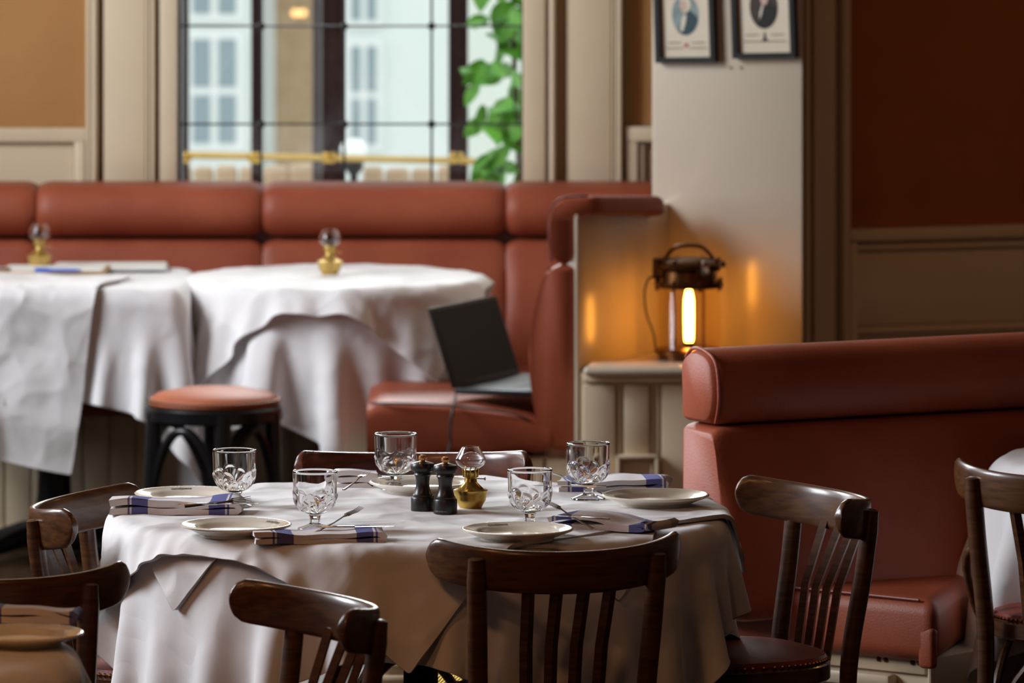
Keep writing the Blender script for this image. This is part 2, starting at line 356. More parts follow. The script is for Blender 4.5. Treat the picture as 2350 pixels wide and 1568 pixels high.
rs('dado_stile', 1945, 1962, .026, 0, zd-.036); zl = rz_(1962, 757); rs('dado_moulding', 1962, 3400, .022, zl-.012, zl+.008, r=.008); rs('dado_panel', 1964, 3400, .008, zl+.012, zd-.066)

# ---------------------------------------------------------------- outside the window
MB().box(-12, 12, 20.6, 48, -1.6, -1.5).build('ground_outside', 'paving', smooth=False, kind='structure')
def house(name, label, d, px0, px1, m, z1=9):
    t = thing(name, label, 'building', (0, d, -1.5))
    MB().box(ax(px0, d), ax(px1, d), 0, .5, 0, z1).build('facade', m, t, smooth=False); return t
def sash(par, d, px0, px1, py0, py1, rows, cols_, frame=.05):
    x0, x1, z0, z1 = ax(px0, d), ax(px1, d), az(py1, d)+1.5, az(py0, d)+1.5
    wnd = MB().box(x0, x1, -.04, 0, z0, z1).build('window', 'sash_white', par, smooth=False)
    gw = (x1-x0-frame*(cols_+1))/cols_; gh = (z1-z0-frame*(rows+1))/rows
    for i in range(cols_):
        for j in range(rows):
            a = x0+frame+i*(gw+frame); b = z0+frame+j*(gh+frame)
            MB().box(a, a+gw, -.046, -.03, b, b+gh).build('pane', 'sash_glass', wnd, smooth=False)
h1 = house('white_house', 'pale house front with white sash windows seen through the left panes', 31.5, 180, 585, 'stucco')
sash(h1, 31.5, 425, 560, 70, 345, 2, 2, .034); sash(h1, 31.5, 425, 560, -330, 48, 3, 2, .034)
h2 = house('brick_house', 'tan brick wall seen between the two dark posts outside', 31.9, 585, 745, 'brick_far')
MB().box(ax(603, 31.9), ax(632, 31.9), -.08, 0, 0, 3.4).build('corner_quoin', 'sash_white', h2, smooth=False)
h3 = house('white_annex', 'bright white rendered house with narrow sash window behind the middle panes', 31.5, 745, 1052, 'stucco')
sash(h3, 31.5, 792, 878, 90, 345, 2, 2, .028); sash(h3, 31.5, 792, 878, -330, 60, 3, 2, .028)
h4 = house('green_wall', 'pale green rendered wall behind the climbing plant', 29.5, 1060, 1700, 'stucco_green')
pg = 'dark porch posts outside the window'
def post(px0, px1, d, label, m='outer_wood'):
    t = thing('porch_post', label, 'post', (ax((px0+px1)/2, d), d, -1.5), group=pg); hw = (px1-px0)*d/F/2
    MB().rbox(-hw, hw, 0, .09, 0, 5.5, .008, 2).build('shaft', m, t); MB().rbox(-hw*.5, hw*.4, -.012, .02, 0, 5.5, .004, 2).build('bead', m, t)
post(404, 431, 22.6, 'dark brown porch post at the far left edge of the window')
post(576, 601, 22.6, 'slim dark porch post between pale house and brick wall')
post(738, 790, 22.6, 'widest dark porch post, between brick wall and white house')
post(1029, 1074, 22.6, 'reddish dark porch post left of the climbing plant')
post(716, 737, 22.75, 'slim grey post touching the widest dark porch post', 'grey_post')
t = thing('porch_rail', 'brass coloured rail with knobs running across outside the window', 'rail', (0, 22.3, az(420, 22.3)))
zr0 = az(364, 22.3) - az(420, 22.3)
MB().tube([(ax(395, 22.3), 0, zr0+.012), (ax(800, 22.3), 0, zr0), (ax(1090, 22.3), 0, zr0-.008)], .011, 10).build('bar', 'brass_pale', t)
for px in (422, 585, 755, 1048):
    MB().rbox(ax(px, 22.3)-.022, ax(px, 22.3)+.022, -.02, .02, zr0-.014, zr0+.02, .008, 2).build('bracket', 'brass', t)
    MB().box(ax(px, 22.3)-.008, ax(px, 22.3)+.008, -.008, .008, -2.3, zr0).build('upright', 'outer_wood', t, smooth=False)
MB().tube([(ax(1090, 22.3), 0, zr0-.008), (ax(1103, 22.3), 0, zr0-.05), (ax(1112, 22.3), 0, zr0-.12)], .011, 10).build('end_bend', 'brass_pale', t)
for k, (a, b, tp) in enumerate(((395, 440, 378), (444, 490, 383), (494, 545, 380), (549, 600, 382), (604, 660, 381), (664, 722, 376), (726, 775, 378), (832, 880, 382), (884, 940, 386), (944, 1000, 386), (1004, 1062, 380))):
    d = 23.1; x0, x1 = ax(a, d), ax(b, d); zt = az(tp, d)
    t = thing('terrace_chair', 'cream woven terrace chair back outside, %s of eleven from the left' % ('first second third fourth fifth sixth seventh eighth ninth tenth eleventh'.split()[k]), 'chair', ((x0+x1)/2, d, -1.5), group='terrace chairs outside the window')
    hw = (x1-x0)/2; zt += 1.5
    MB().rbox(-hw, hw, 0, .04, zt-.45, zt, .018, 3).build('backrest', 'wicker', t); MB().rbox(-hw, hw, -.4, .0, zt-.5, zt-.45, .02, 2).build('seat', 'wicker', t)
    for sx in (-1, 1):
        for yy in (-.38, .02): MB().tube([(sx*(hw-.012), yy, 0), (sx*(hw-.012), yy, zt-.46)], .01, 8).build('leg', 'wicker', t)
t = thing('globe_lamp', 'white globe lamp on a dark stand outside the middle pane', 'lamp', (ax(812, 22.5), 22.5, -1.5))
zg = az(343, 22.5)+1.5
MB().sphere((0, 0, zg), .043, 20, 14, .82).build('globe', 'globe_white', t); MB().lathe([(0.001, 0), (.08, 0), (.08, .02), (.012, .04), (.012, zg-.08), (.03, zg-.06), (.03, zg-.03), (.001, zg-.03)], 16).build('stand', 'black_metal', t)
for k, (px, lb) in enumerate(((676, 'left of two added glowing globes imitating lamp reflections in the window'), (694, 'right of two added glowing globes imitating lamp reflections in the window'))):
    t = thing('reflection_globe', lb, 'lamp', (ax(px, 31.6), 31.78, az(32, 31.6)), group='added globes imitating window reflections')  # added glow outdoors, in place of indoor lamps mirrored in the panes
    MB().sphere((0, -.10, 0), .016, 14, 10).build('bulb', 'reflection_glow', t); MB().tube([(0, .09, 0), (0, -.085, 0)], .008, 8).build('bracket', 'black_metal', t)
# climbing plant
t = thing('climbing_plant', 'leafy green climbing plant at the right edge of the window', 'plant', (ax(1178, 21.4), 21.4, -1.5))
st = smoothpath([(0.02, 0, 0), (.0, .02, 1.2), (.02, 0, 2.2), (-.0, .01, 2.9), (.01, 0, 4.2)], 6); MB().tube(st, .008, 6).build('stem', 'bark', t)
lf = []
for i in range(7):
    u = i/6; wd = .034*math.sin(math.pi*min(1, u*.9+.08))**.8 * (1-.35*u)
    lf.append([(-wd, .012*math.sin(u*2)+.006, u*.095), (0, .012*math.sin(u*2), u*.095), (wd, .012*math.sin(u*2)+.006, u*.095)])
mb = MB(); mb.loft([[Vector(p) for p in r] for r in lf], caps=False, closed=False); lm = mb.mesh('leaf', 'leaf')
rr = random.Random(5)
for k in range(170):
    pz = rr.uniform(2.05, 3.75); wide = .045 + .055*max(0, math.sin((pz-2.3)*4.2)) + (.06 if pz > 2.95 else 0)
    o = link('leaf', lm, t); x = rr.uniform(-wide*1.15, .05)
    o.location = (x, rr.uniform(-.07, .07), pz); o.rotation_euler = (rr.uniform(1.6, 3.6), rr.uniform(-.9, .9), rr.uniform(-1.2, 1.2)); s = rr.uniform(.8, 1.35); o.scale = (s, s, s)

# ---------------------------------------------------------------- cushions
def rprof(pts, r=.02, seg=5):
    """round the corners of a closed 2-D polygon"""
    out = []; n = len(pts)
    for i in range(n):
        p = Vector(pts[i][:2]); a = Vector(pts[i-1][:2]); b = Vector(pts[(i+1) % n][:2]); rr_ = pts[i][2] if len(pts[i]) > 2 else r
        da = (a-p); db = (b-p); rr_ = min(rr_, da.length*.48, db.length*.48); A = p+da.normalized()*rr_; B = p+db.normalized()*rr_
        for k in range(seg+1):
            u = k/seg; out.append((1-u)**2*A + 2*u*(1-u)*p + u*u*B)
    return out
def cushion(prof, P0, P1, nrm, name, m, par, puff=.015, n=9, sag=0):
    """a padded length from P0 to P1; profile x runs along nrm (out of the back), y is height"""
    P0 = Vector(P0); P1 = Vector(P1); L = (P1-P0).length; dr = (P1-P0)/L; nrm = Vector(nrm)
    cx = sum(p.x for p in prof)/len(prof); cy = sum(p.y for p in prof)/len(prof); rings = []
    st = [0, .25*puff, puff, 2.2*puff] + [L*i/n for i in range(1, n)] + [L-2.2*puff, L-puff, L-.25*puff, L]
    st = sorted(x for x in st if 0 <= x <= L)
    for s_ in st:
        e = min(s_, L-s_); ins = puff*max(0, 1 - e/(2.2*puff))**2 if puff else 0
        ring = []
        for p in prof:
            v = Vector((p.x-cx, p.y-cy)); l = v.length; v *= max(.2, (l-ins)/l) if l > 1e-6 else 1
            ring.append(P0 + dr*s_ + nrm*(cx+v.x) + Vector((0, 0, cy+v.y - sag*math.sin(math.pi*s_/L))))
        rings.append(ring)
    return MB().loft(rings).build(name, m, par, ang=60)

# ---------------------------------------------------------------- long banquette under the window
bench = thing('window_banquette', 'long red leather banquette with head rolls under the leaded window', 'bench', (0, 19.9, 0))
def yb(d): return d - 19.9
D0 = 20.08
roll = rprof([(0, .80, .03), (.15, .806, .05), (.185, .87, .06), (.15, .945, .055), (0, .952, .02)], .03)
low = rprof([(0, .42, .02), (.24, .44, .03), (.215, .60, .1), (.165, .74, .06), (.145, .796, .03), (0, .80, .01)], .03)
cuts = [-3.2, -2.56, -1.94, ax(80, 19.88), ax(600, 19.88), ax(1160, 19.88), .42]
for a, b in zip(cuts, cuts[1:]):
    cushion(roll, (a+.001, yb(D0), 0), (b-.001, yb(D0), 0), (0, -1, 0), 'head_roll', 'leather', bench, .016)
    cushion(low, (a+.001, yb(D0), 0), (b-.001, yb(D0), 0), (0, -1, 0), 'back_cushion', 'leather', bench, .016)
seatp = rprof([(.18, .36, .01), (.66, .36, .03), (.665, .455, .04), (.2, .475, .02)], .03)
sc_ = [-3.2, -2.4, -1.62, ax(362, 19.43), -.25, .38]
for a, b in zip(sc_, sc_[1:]): cushion(seatp, (a+.001, yb(D0), 0), (b-.001, yb(D0), 0), (0, -1, 0), 'seat_cushion', 'leather', bench, .014)
MB().box(-3.2, .42, yb(19.99), yb(20.12), .36, .93).build('back_board', 'piping', bench, smooth=False)
base_b = MB().box(-3.2, .38, yb(19.52), yb(20.1), 0, .36).build('base', 'cream', bench, smooth=False)
bw = 60/846; x = -2.05; plank = MB().rbox(-bw/2+.002, bw/2-.002, -.012, 0, 0, .352, .004, 2).mesh('board', 'cream')
while x < .36:
    link('board', plank, base_b, loc=(x, yb(19.52), 0)); x += bw
MB().box(-3.2, .38, yb(19.50), yb(19.52), 0, .05).build('skirting', 'cream', bench, smooth=False)
t = thing('foot_rail', 'thin brass foot rail running low in front of the window banquette', 'rail', (-1.6, 19.36, 0))
zf = az(1252, 19.36); MB().tube([(-1.6, 0, zf), (.9, 0, zf)], .013, 12).build('bar', 'brass', t)
for x in (-1.4, -.6, .2, .8): MB().tube([(x, 0, 0), (x, 0, zf)], .009, 8).build('bracket', 'brass', t)

# ---------------------------------------------------------------- side wing of that booth, with cream partition
DE = 18.42; se = F/DE
def ex(px): return ax(px, DE)
def ez(py): return az(py, DE)
wing = thing('booth_wing', 'red leather booth end with rolled top beside the open laptop', 'bench', (0, DE, 0))
wd = Vector((ax(1525, 18.76) - ex(1322), 18.76 - DE, 0)).normalized(); wn = Vector((-1, 0, 0))
P0 = Vector((ex(1322), 0, 0)); P1 = P0 + wd*.46
zt = ez(452)
rollw = rprof([(.006, ez(604)), (.072, ez(606), .03), (.082, ez(500), .03), (.055, zt, .05), (-.05, zt+.004, .04), (-.052, ez(491), .012), (.006, ez(492), .004)], .02)
loww = rprof([(.004, ez(1040)), (.085, ez(1035), .03), (.112, ez(950), .08), (.138, ez(830), .1), (.112, ez(700), .08), (.078, ez(608), .03), (.004, ez(605), .01)], .03, 6)
cushion(rollw, P0, P0+wd*.335+Vector((0, 0, -.02)), wn, 'head_roll', 'leather', wing, .012)
cushion(loww, P0, P0+wd*.42, wn, 'back_cushion', 'leather', wing, .014)
cn = Vector((wd.y, -wd.x, 0))
def pipe(pts, name, par, rad=.004, m='piping'): MB().tube(smoothpath(pts, 6), rad, 8).build(name, m, par)
def wp(x, py, k=.02): v = P0 + wd*k; return (v.x-x, v.y-.003, ez(py))
pipe([wp(.074, 602), wp(.080, 560), wp(.0815, 520), wp(.074, 480), wp(.054, 458), wp(.02, 451), wp(-.02, 450)], 'piping', wing, .003)
pipe([wp(.078, 612), wp(.110, 700), wp(.126, 780), wp(.127, 850), wp(.110, 950), wp(.088, 1020)], 'piping', wing, .003)
# wing seat
sx0, sx1 = ex(842), ex(1262)
ring = []
for i in range(15):
    u = i/14; x = sx0 + (sx1-sx0)*u; e = .016*max(0, 1-min(u, 1-u)*14)**2
    top = .502 - .050*u**2.2 - e; bot = .353 + .018*u + e + .006*math.sin(u*17)
    pf = rprof([(0, bot, .02), (-.006, (top+bot)/2, .04), (.0, top-.004, .028), (.5, top+.004, .02), (1.0, top+.004, .02), (1.0, bot, .01)], .02)
    ring.append([Vector((x, -.02+.02*u + p.x, p.y)) for p in pf])
ws = MB().loft(ring).build('seat_cushion', 'leather', wing, ang=60)
pipe([(sx0+.01, .03, .495), (sx0+.05, -.018, .499), (sx0+.2, -.018, .494), (sx0+.36, -.006, .474), (sx1-.05, -.002, .453)], 'seat_piping', ws, .0035)
wbase = MB().box(sx0+.03, ex(1330), .04, 1.0, 0, .355).build('base', 'cream', wing, smooth=False)
for k, (a, b) in enumerate(((862, 905), (908, 985), (990, 1157), (1164, 1246), (1253, 1326))):
    MB().rbox(ex(a), ex(b), .022, .042, 0, .352, .005, 2).build('board', 'cream', wbase)
# cream partition behind the wing, angled back to the pillar
part = thing('trim_1', None, None, (P0.x, DE, 0), kind='structure')
E = wd*.48; pt = cn*-.03
MB().prism([(0, 0), (E.x, E.y), (E.x+pt.x, E.y+pt.y), (pt.x, pt.y)], 0, ez(491), .002, 2).build('partition_board', 'white_paint', part)
MB().rbox(-.003, .006, -.008, .01, 0, ez(493), .003, 2).build('edge_bead', 'white_paint', part)

# lantern shelf and its panelled front
DS = 18.30; shelf = thing('shelf_cabinet', 'cream panelled cabinet with rounded shelf under the brass lantern', 'cabinet', (0, DS, 0))
zs = az(842, DS); x0 = ax(1338, DS); x1 = ax(1700, DS)
MB().prism([(x0, 0), (x1, .0), (x1, .24), (ax(1840, 18.5), .26), (ax(1530, 18.74), .44), (x0+.02, .16)], zs-.026, zs, .0125, 4).build('shelf_top', 'white_paint', shelf)
MB().box(x0-.005, x1, .045, .3, 0, zs-.026).build('body', 'cream', shelf, smooth=False)
MB().rbox(x0-.0, x1, .025, .05, zs-.044, zs-.026, .006, 2).build('shelf_moulding', 'cream', shelf)
def cab(px0, px1, pr, py0, py1, name='panel', r=.004): MB().rbox(ax(px0, DS+.04), ax(px1, DS+.04), .045-pr, .047, az(py1, DS+.04), az(py0, DS+.04), min(r, pr*.45), 2).build(name, 'cream', shelf)
zfl = 1380
cab(1338, 1412, .016, 882, zfl); cab(1418, 1424, .012, 882, 1045, 'moulding'); cab(1432, 1490, .016, 882, 1045); cab(1495, 1501, .012, 882, 1045, 'moulding'); cab(1507, 1513, .012, 882, 1045, 'moulding'); cab(1518, 1690, .016, 882, zfl)
fr = thing('vent_frame', 'small cream framed box low on the cabinet front behind the goblet', 'vent', (0, DS+.03, 0))
for a, b, c, d_, pr in ((1414, 1513, 1045, 1054, .034), (1414, 1424, 1045, 1300, .034), (1503, 1513, 1045, 1300, .034), (1428, 1499, 1063, 1069, .024), (1428, 1434, 1063, 1300, .024), (1493, 1499, 1063, 1300, .024)):
    MB().rbox(ax(a, DS), ax(b, DS), -pr, .0, az(d_, DS), az(c, DS), .004, 2).build('frame_bar', 'cream', fr)
MB().box(ax(1424, DS), ax(1504, DS), -.008, 0, az(1300, DS), az(1050, DS)).build('back_panel', 'cream', fr, smooth=False)

# ---------------------------------------------------------------- ship lantern
DL = 18.50; lx = ax(1581, DL); sl = F/DL
lan = thing('ship_lantern', 'lit brass ship lantern with ridged glass on the cream shelf', 'lantern', (lx, DL, zs))
def lz(py): return (838 - py)/sl
def lr(px): return px/sl
MB().lathe([(.001, 0), (lr(70), 0), (lr(72), .004), (lr(72), lz(826)), (lr(78), lz(824)), (lr(80), lz(816)), (lr(74), lz(812)), (lr(66), lz(810)), (.001, lz(810))], 40).build('base', 'brass_old', lan)
gp = []
for i in range(61):
    u = i/60; py = 812 - u*(812-672); bulge = 1.5*math.sin(math.pi*u) + (1.1 if i % 2 else 0)
    gp.append((lr(70+bulge), lz(py)))
MB().lathe(gp, 48).build('glass_lens', 'amber_glass', lan)
MB().lathe([(.001, lz(672)), (lr(78), lz(672)), (lr(80), lz(668)), (lr(80), lz(660)), (lr(66), lz(658)), (lr(64), lz(635)), (lr(70), lz(630)), (lr(76), lz(628)), (lr(78), lz(618)), (lr(70), lz(610)), (lr(52), lz(606)), (.001, lz(602))], 40).build('cap_housing', 'brass_old', lan)
for k in range(8):
    a = k*math.pi/4+.3; MB().tube([(lr(77)*math.cos(a), lr(77)*math.sin(a), lz(678)), (lr(77)*math.cos(a), lr(77)*math.sin(a), lz(652))], .005, 8).build('bolt', 'brass_old', lan)
    MB().tube([(lr(72)*math.cos(a), lr(72)*math.sin(a), lz(634)), (lr(72)*math.cos(a), lr(72)*math.sin(a), lz(606))], .006, 8).build('bolt', 'brass_old', lan)
for a in (R(-125), R(-55), R(125), R(55)): MB().tube([(lr(58)*math.cos(a), lr(58)*math.sin(a), lz(815)), (lr(58)*math.cos(a), lr(58)*math.sin(a), lz(670))], .0022, 6).build('guard_rod', 'brass_old', lan)
MB().tube(smoothpath([(lr(-56), 0, lz(608)), (lr(-42), 0, lz(590)), (lr(-26), 0, lz(579)), (0, 0, lz(576)), (lr(26), 0, lz(579)), (lr(42), 0, lz(590)), (lr(58), 0, lz(610))], 6), .0075, 10, .7).build('carry_handle', 'brass_old', lan)
MB().rbox(lr(26), lr(44), -lr(82), -lr(66), lz(640), lz(606), .004, 2).build('latch', 'steel', lan)
MB().rbox(lr(-84), lr(-64), -lr(30), -lr(10), lz(652), lz(604), .005, 2).build('hinge', 'brass_old', lan); MB().rbox(lr(60), lr(84), -lr(14), lr(10), lz(626), lz(612), .004, 2).build('hinge', 'brass_old', lan)
MB().lathe([(.001, lz(800)), (.009, lz(800)), (.012, lz(790)), (.013, lz(745)), (.0125, lz(700)), (.008, lz(680)), (.001, lz(676))], 20).build('bulb', 'bulb_glow', lan)
MB().lathe([(.001, lz(812)), (.014, lz(812)), (.014, lz(798)), (.001, lz(797))], 16).build('bulb_socket', 'brass_old', lan)
MB().tube(smoothpath([(lr(-76), -.02, lz(650)), (lr(-92), -.03, lz(650)), (lr(-102), -.03, lz(680)), (lr(-98), -.03, lz(730)), (lr(-82), -.03, lz(775)), (lr(-76), -.02, lz(812)), (lr(-68), -.0, lz(818))], 6), .0032, 8).build('power_cord', 'cord', lan)

# ---------------------------------------------------------------- framed prints on the pillar
def print_frame(name, label, px0, px1, pyb, tilt, kind):
    c = (px0+px1)/2; s_ = .12
    # point on pillar face
    t_ = (c-1175)/F; k = (t_*PL.y - PL.x)/(pdir.x - t_*pdir.y); p = PL + pdir*k; d = p.y; sp_ = F/d
    w_ = (px1-px0)/sp_/pdir.x; h_ = w_*1.62; zb = az(pyb, d)
    o = thing(name, label, 'picture', (p.x+pn.x*.001, p.y+pn.y*.001, zb)); o.rotation_euler = (0, R(tilt), math.atan2(pdir.y, pdir.x))
    b = .014
    MB().box(-w_/2, w_/2, -.022, 0, 0, b).box(-w_/2, w_/2, -.022, 0, h_-b, h_).box(-w_/2, -w_/2+b, -.022, 0, b, h_-b).box(w_/2-b, w_/2, -.022, 0, b, h_-b).build('frame', 'frame_black', o, smooth=False)
    MB().box(-w_/2+b, w_/2-b, -.010, -.002, b, h_-b).build('paper_print', 'print_paper', o, smooth=False)
    def ell(cx, cz, rx, rz, y, m, n_, clip=None):
        vs = []
        for k in range(36):
            a = 2*math.pi*k/36; vs.append((cx+rx*math.cos(a), y, cz+rz*math.sin(a)))
        return MB().add(vs, [tuple(range(36))]).build(n_, m, o, smooth=False)
    rx = w_*.225; rz = rx*1.38; cz = .124 if kind == 0 else .132
    ell(0, cz, rx, rz, -.0105, 'oval_sky' if kind == 0 else 'oval_dark', 'oval_portrait')
    def poly(pts, y, m, n_):                       # points in units of the oval radii, clipped to it
        q = []
        for a, b_ in pts:
            l = math.hypot(a, b_); f = min(1, .97/l) if l > 0 else 1; q.append((a*f*rx, y, cz + b_*f*rz))
        MB().add(q, [tuple(range(len(q)))]).build(n_, m, o, smooth=False)
    if kind == 0:
        poly([(-.55, -.80), (-.35, -.3), (-.1, .0), (.35, .22), (.75, .0), (.95, -.2), (.85, -.5), (.6, -.78), (.2, -.97), (-.2, -.96)], -.0108, 'coat_blue', 'coat')
        poly([(-.42, -.75), (-.3, -.25), (-.1, .0), (.1, .0), (0, -.4), (-.2, -.8)], -.0110, 'cravat', 'waistcoat')
        poly([(-.35, .75), (-.38, .45), (-.2, .1), (.05, .08), (.3, .25), (.45, .45), (.35, .75), (.05, .92)], -.0112, 'wig', 'hair')
        poly([(-.34, .70), (-.38, .42), (-.2, .12), (.0, .12), (.12, .4), (.05, .72)], -.0114, 'skin', 'face')
        MB().rbox(-.006, .006, -.0112, -.0105, -.0045+.045, .0045+.045, .0002, 1).build('crest', 'red_ink', o)
    else:
        poly([(-.5, -.83), (-.4, -.3), (-.15, .1), (.3, .35), (.9, -.05), (.95, -.25), (.75, -.6), (.3, -.93), (-.1, -.97)], -.0108, 'coat_black', 'coat')
        poly([(-.33, -.6), (-.3, -.25), (-.12, .12), (.0, .1), (-.15, -.3)], -.0110, 'cravat', 'shirt')
        poly([(-.2, .75), (-.25, .4), (-.1, .12), (.2, .12), (.35, .4), (.3, .75)], -.0112, 'skin', 'face')
        MB().add([(-.009, -.0112, .045), (.009, -.0112, .045), (.0035, -.0112, .053), (.002, -.0112, .067), (-.002, -.0112, .067), (-.0035, -.0112, .053)], [(0,1,2,3,4,5)]).build('crest', 'ink', o, smooth=False)
    mb = MB(); zt_ = h_*.245
    for a, b_, zz in ((-.30, -.1, .050), (.1, .30, .050), (-.33, -.06, .036), (.06, .33, .036)) if kind == 0 else ((-.30, -.1, .059), (.1, .30, .059), (-.33, .33, .042)):
        x = a*w_
        while x < b_*w_: mb.box(x, x+.0022, -.0108, -.0102, zz, zz+.0028); x += .0038
    mb.build('engraved_caption', 'rust_spot', o, smooth=False)
print_frame('framed_print', 'black framed oval print of a sitter in a blue coat, on the pillar', 1513, 1648, 143, -2.0, 0)
print_frame('framed_print', 'black framed oval print of a sitter in a dark coat, on the pillar', 1690, 1832, 133, -2.2, 1)
for px, py in ((1675, 155), (1699, 155)):
    t_ = (px-1175)/F; k = (t_*PL.y-PL.x)/(pdir.x-t_*pdir.y); p = PL+pdir*k
    o = link('nail', MB().tube([(0, .002, 0), (0, -.006, 0)], .0025, 8).mesh('nail', 'rust_spot'), pillar, loc=(p.x, p.y, az(py, p.y)))

# ---------------------------------------------------------------- right booth
rb = thing('corner_banquette', 'dark red leather banquette with rolled top on the right', 'bench', (0, 15, 0))
d_ = Vector((.885, .465, 0)).normalized(); nn = Vector((d_.y, -d_.x, 0))
E0 = Vector((.352, 14.96-15, 0))                 # rear corner of its left end
rollr = rprof([(0, .812, .01), (.12, .812, .03), (.142, .87, .05), (.13, .955, .045), (.05, .972, .05), (-.01, .945, .03)], .03)
lowr = rprof([(0, .40, .01), (.25, .42, .05), (.225, .50, .06), (.178, .66, .12), (.145, .78, .05), (.13, .808, .02), (0, .81, .01)], .03)
ER = E0 + d_*2.6
cushion(rollr, E0, ER, nn, 'head_roll', 'leather', rb, .012, 14); cushion(lowr, E0, ER, nn, 'back_cushion', 'leather', rb, .014, 14)
def rbp(u, z, off=0): p = E0 + nn*u + d_*off; return (p.x, p.y, z)
pipe([rbp(.125, .818, .012), rbp(.142, .87, .010), rbp(.13, .94, .010), rbp(.085, .964, .010), rbp(.03, .965, .012), rbp(-.005, .945, .014)], 'piping', rb, .0035, 'leather')
A = Vector((ax(1655, 14.92), -.08)); B = Vector((ax(2150, 14.58), -.42)); CC = Vector((ax(2238, 15.0), -.0)); DD = Vector((2.6, .78)); back = [Vector((2.6, 1.3)), Vector((.55, .1)), Vector((.40, -.0))]
spoly = [A, B, CC, DD] + back
MB().prism([tuple(p) for p in spoly], .355, .487, .035, 5).build('seat_cushion', 'leather', rb, ang=60)
sd = (B-A).normalized(); sn = Vector((sd.y, -sd.x))
pipe([(*(A + sd*.03 + sn*-.008), .482), (*(A+sd*.25+sn*-.006), .484), (*(B-sd*.05+sn*-.008), .483)], 'seat_piping', rb, .003, 'leather_dark')
fl = MB().rbox(-.020, .020, -.002, .02, .345, .43, .010, 3).mesh('corner_flap', 'leather'); o = link('corner_flap', fl, rb, loc=(B.x-.022, B.y+.02, 0)); o.rotation_euler = (0, 0, math.atan2(sd.y, sd.x))
MB().prism([(CC.x+.05, CC.y+.08), (2.6, .86), (2.6, 1.3), (.70, .18)], 0, .355).build('plinth', 'cream', rb, smooth=False)
# panelled base with brass mesh
ba = math.atan2(sd.y, sd.x); Ln = (B-A).length
bo = A - sn*.055
base_r = link('base', MB().box(-.0, Ln-.045, 0, .3, 0, .36).mesh('base', 'cream', False), rb, loc=(bo.x, bo.y, 0), rz=ba)
def bp_(name, x0, x1, z0, z1, pr, m='cream', r=.005): return MB().rbox(x0, x1, -pr, .002, z0, z1, min(r, pr*.45), 2).build(name, m, base_r)
bp_('top_rail', 0, Ln-.06, .325, .36, .012); bp_('corner_bead', Ln-.055, Ln-.045, 0, .36, .012); bp_('skirting', 0, Ln-.06, 0, .05, .014)
gx0, gx1 = .03, Ln-.135
for a, b, c, e, pr in ((gx0, gx1, .292, .322, .035), (gx1-.03, gx1, .05, .292, .035), (gx0, gx0+.03, .05, .292, .035), (gx0+.03, gx1-.03, .270, .292, .018), (gx1-.05, gx1-.03, .05, .27, .018)):
    bp_('grille_frame', a, b, c, e, pr, r=.010)
mb = MB(); W = gx1-gx0-.08; H = .22
mb_pts = 0
k = -H
while k < W:
    for sgn in (1, -1):
        a0 = max(0, k); a1 = min(W, k+H)
        za, zb_ = (a0-k, a1-k) if sgn > 0 else (H-(a0-k), H-(a1-k))
        mb.tube([(gx0+.04+a0, -.004, .05+za), (gx0+.04+a1, -.004, .05+zb_)], .0011, 4)
    k += .0095
mb.build('brass_mesh', 'brass', base_r, kind='stuff')
MB().box(gx0+.035, gx1-.035, -.002, 0, .05, .27).build('grille_backing', 'black_metal', base_r, smooth=False)
for k in range(6):
    for s2 in (-.009, .009): MB().sphere((.04 + k*.085 + s2, -.013, .349), .0055, 8, 6).build('screw', 'brass_old', base_r)

# low heater cover glimpsed under the round table
DH = 15.55; hc = thing('heater_cover', 'low cream slatted cover with brass mesh seen beneath the round table', 'heater', (ax(975, DH), DH, 0))
def hx(px): return ax(px, DH)-ax(975, DH)
zh = az(1512, DH)
MB().box(hx(850), hx(1100), .0, .2, 0, zh).build('body', 'cream', hc, smooth=False)
for k in range(6): MB().rbox(hx(852), hx(935), -.02, .0, zh-.004-k*.03-.012, zh-.004-k*.03, .004, 2).build('slat', 'cream', hc)
MB().rbox(hx(935), hx(942), -.014, 0, 0, zh, .003, 2).build('divider', 'cream', hc)
mb = MB(); W = hx(1070)-hx(942); k = -.16
while k < W:
    for sgn in (1, -1):
        a0 = max(0, k); a1 = min(W, k+.16); za, zb_ = (a0-k, a1-k) if sgn > 0 else (.16-(a0-k), .16-(a1-k))
        mb.tube([(hx(942)+a0, -.004, zh-.17+za), (hx(942)+a1, -.004, zh-.17+zb_)], .0011, 4)
    k += .008
mb.build('brass_mesh', 'brass', hc, kind='stuff'); MB().box(hx(942), hx(1072), -.002, 0, 0, zh).build('mesh_backing', 'grey_post', hc, smooth=False)

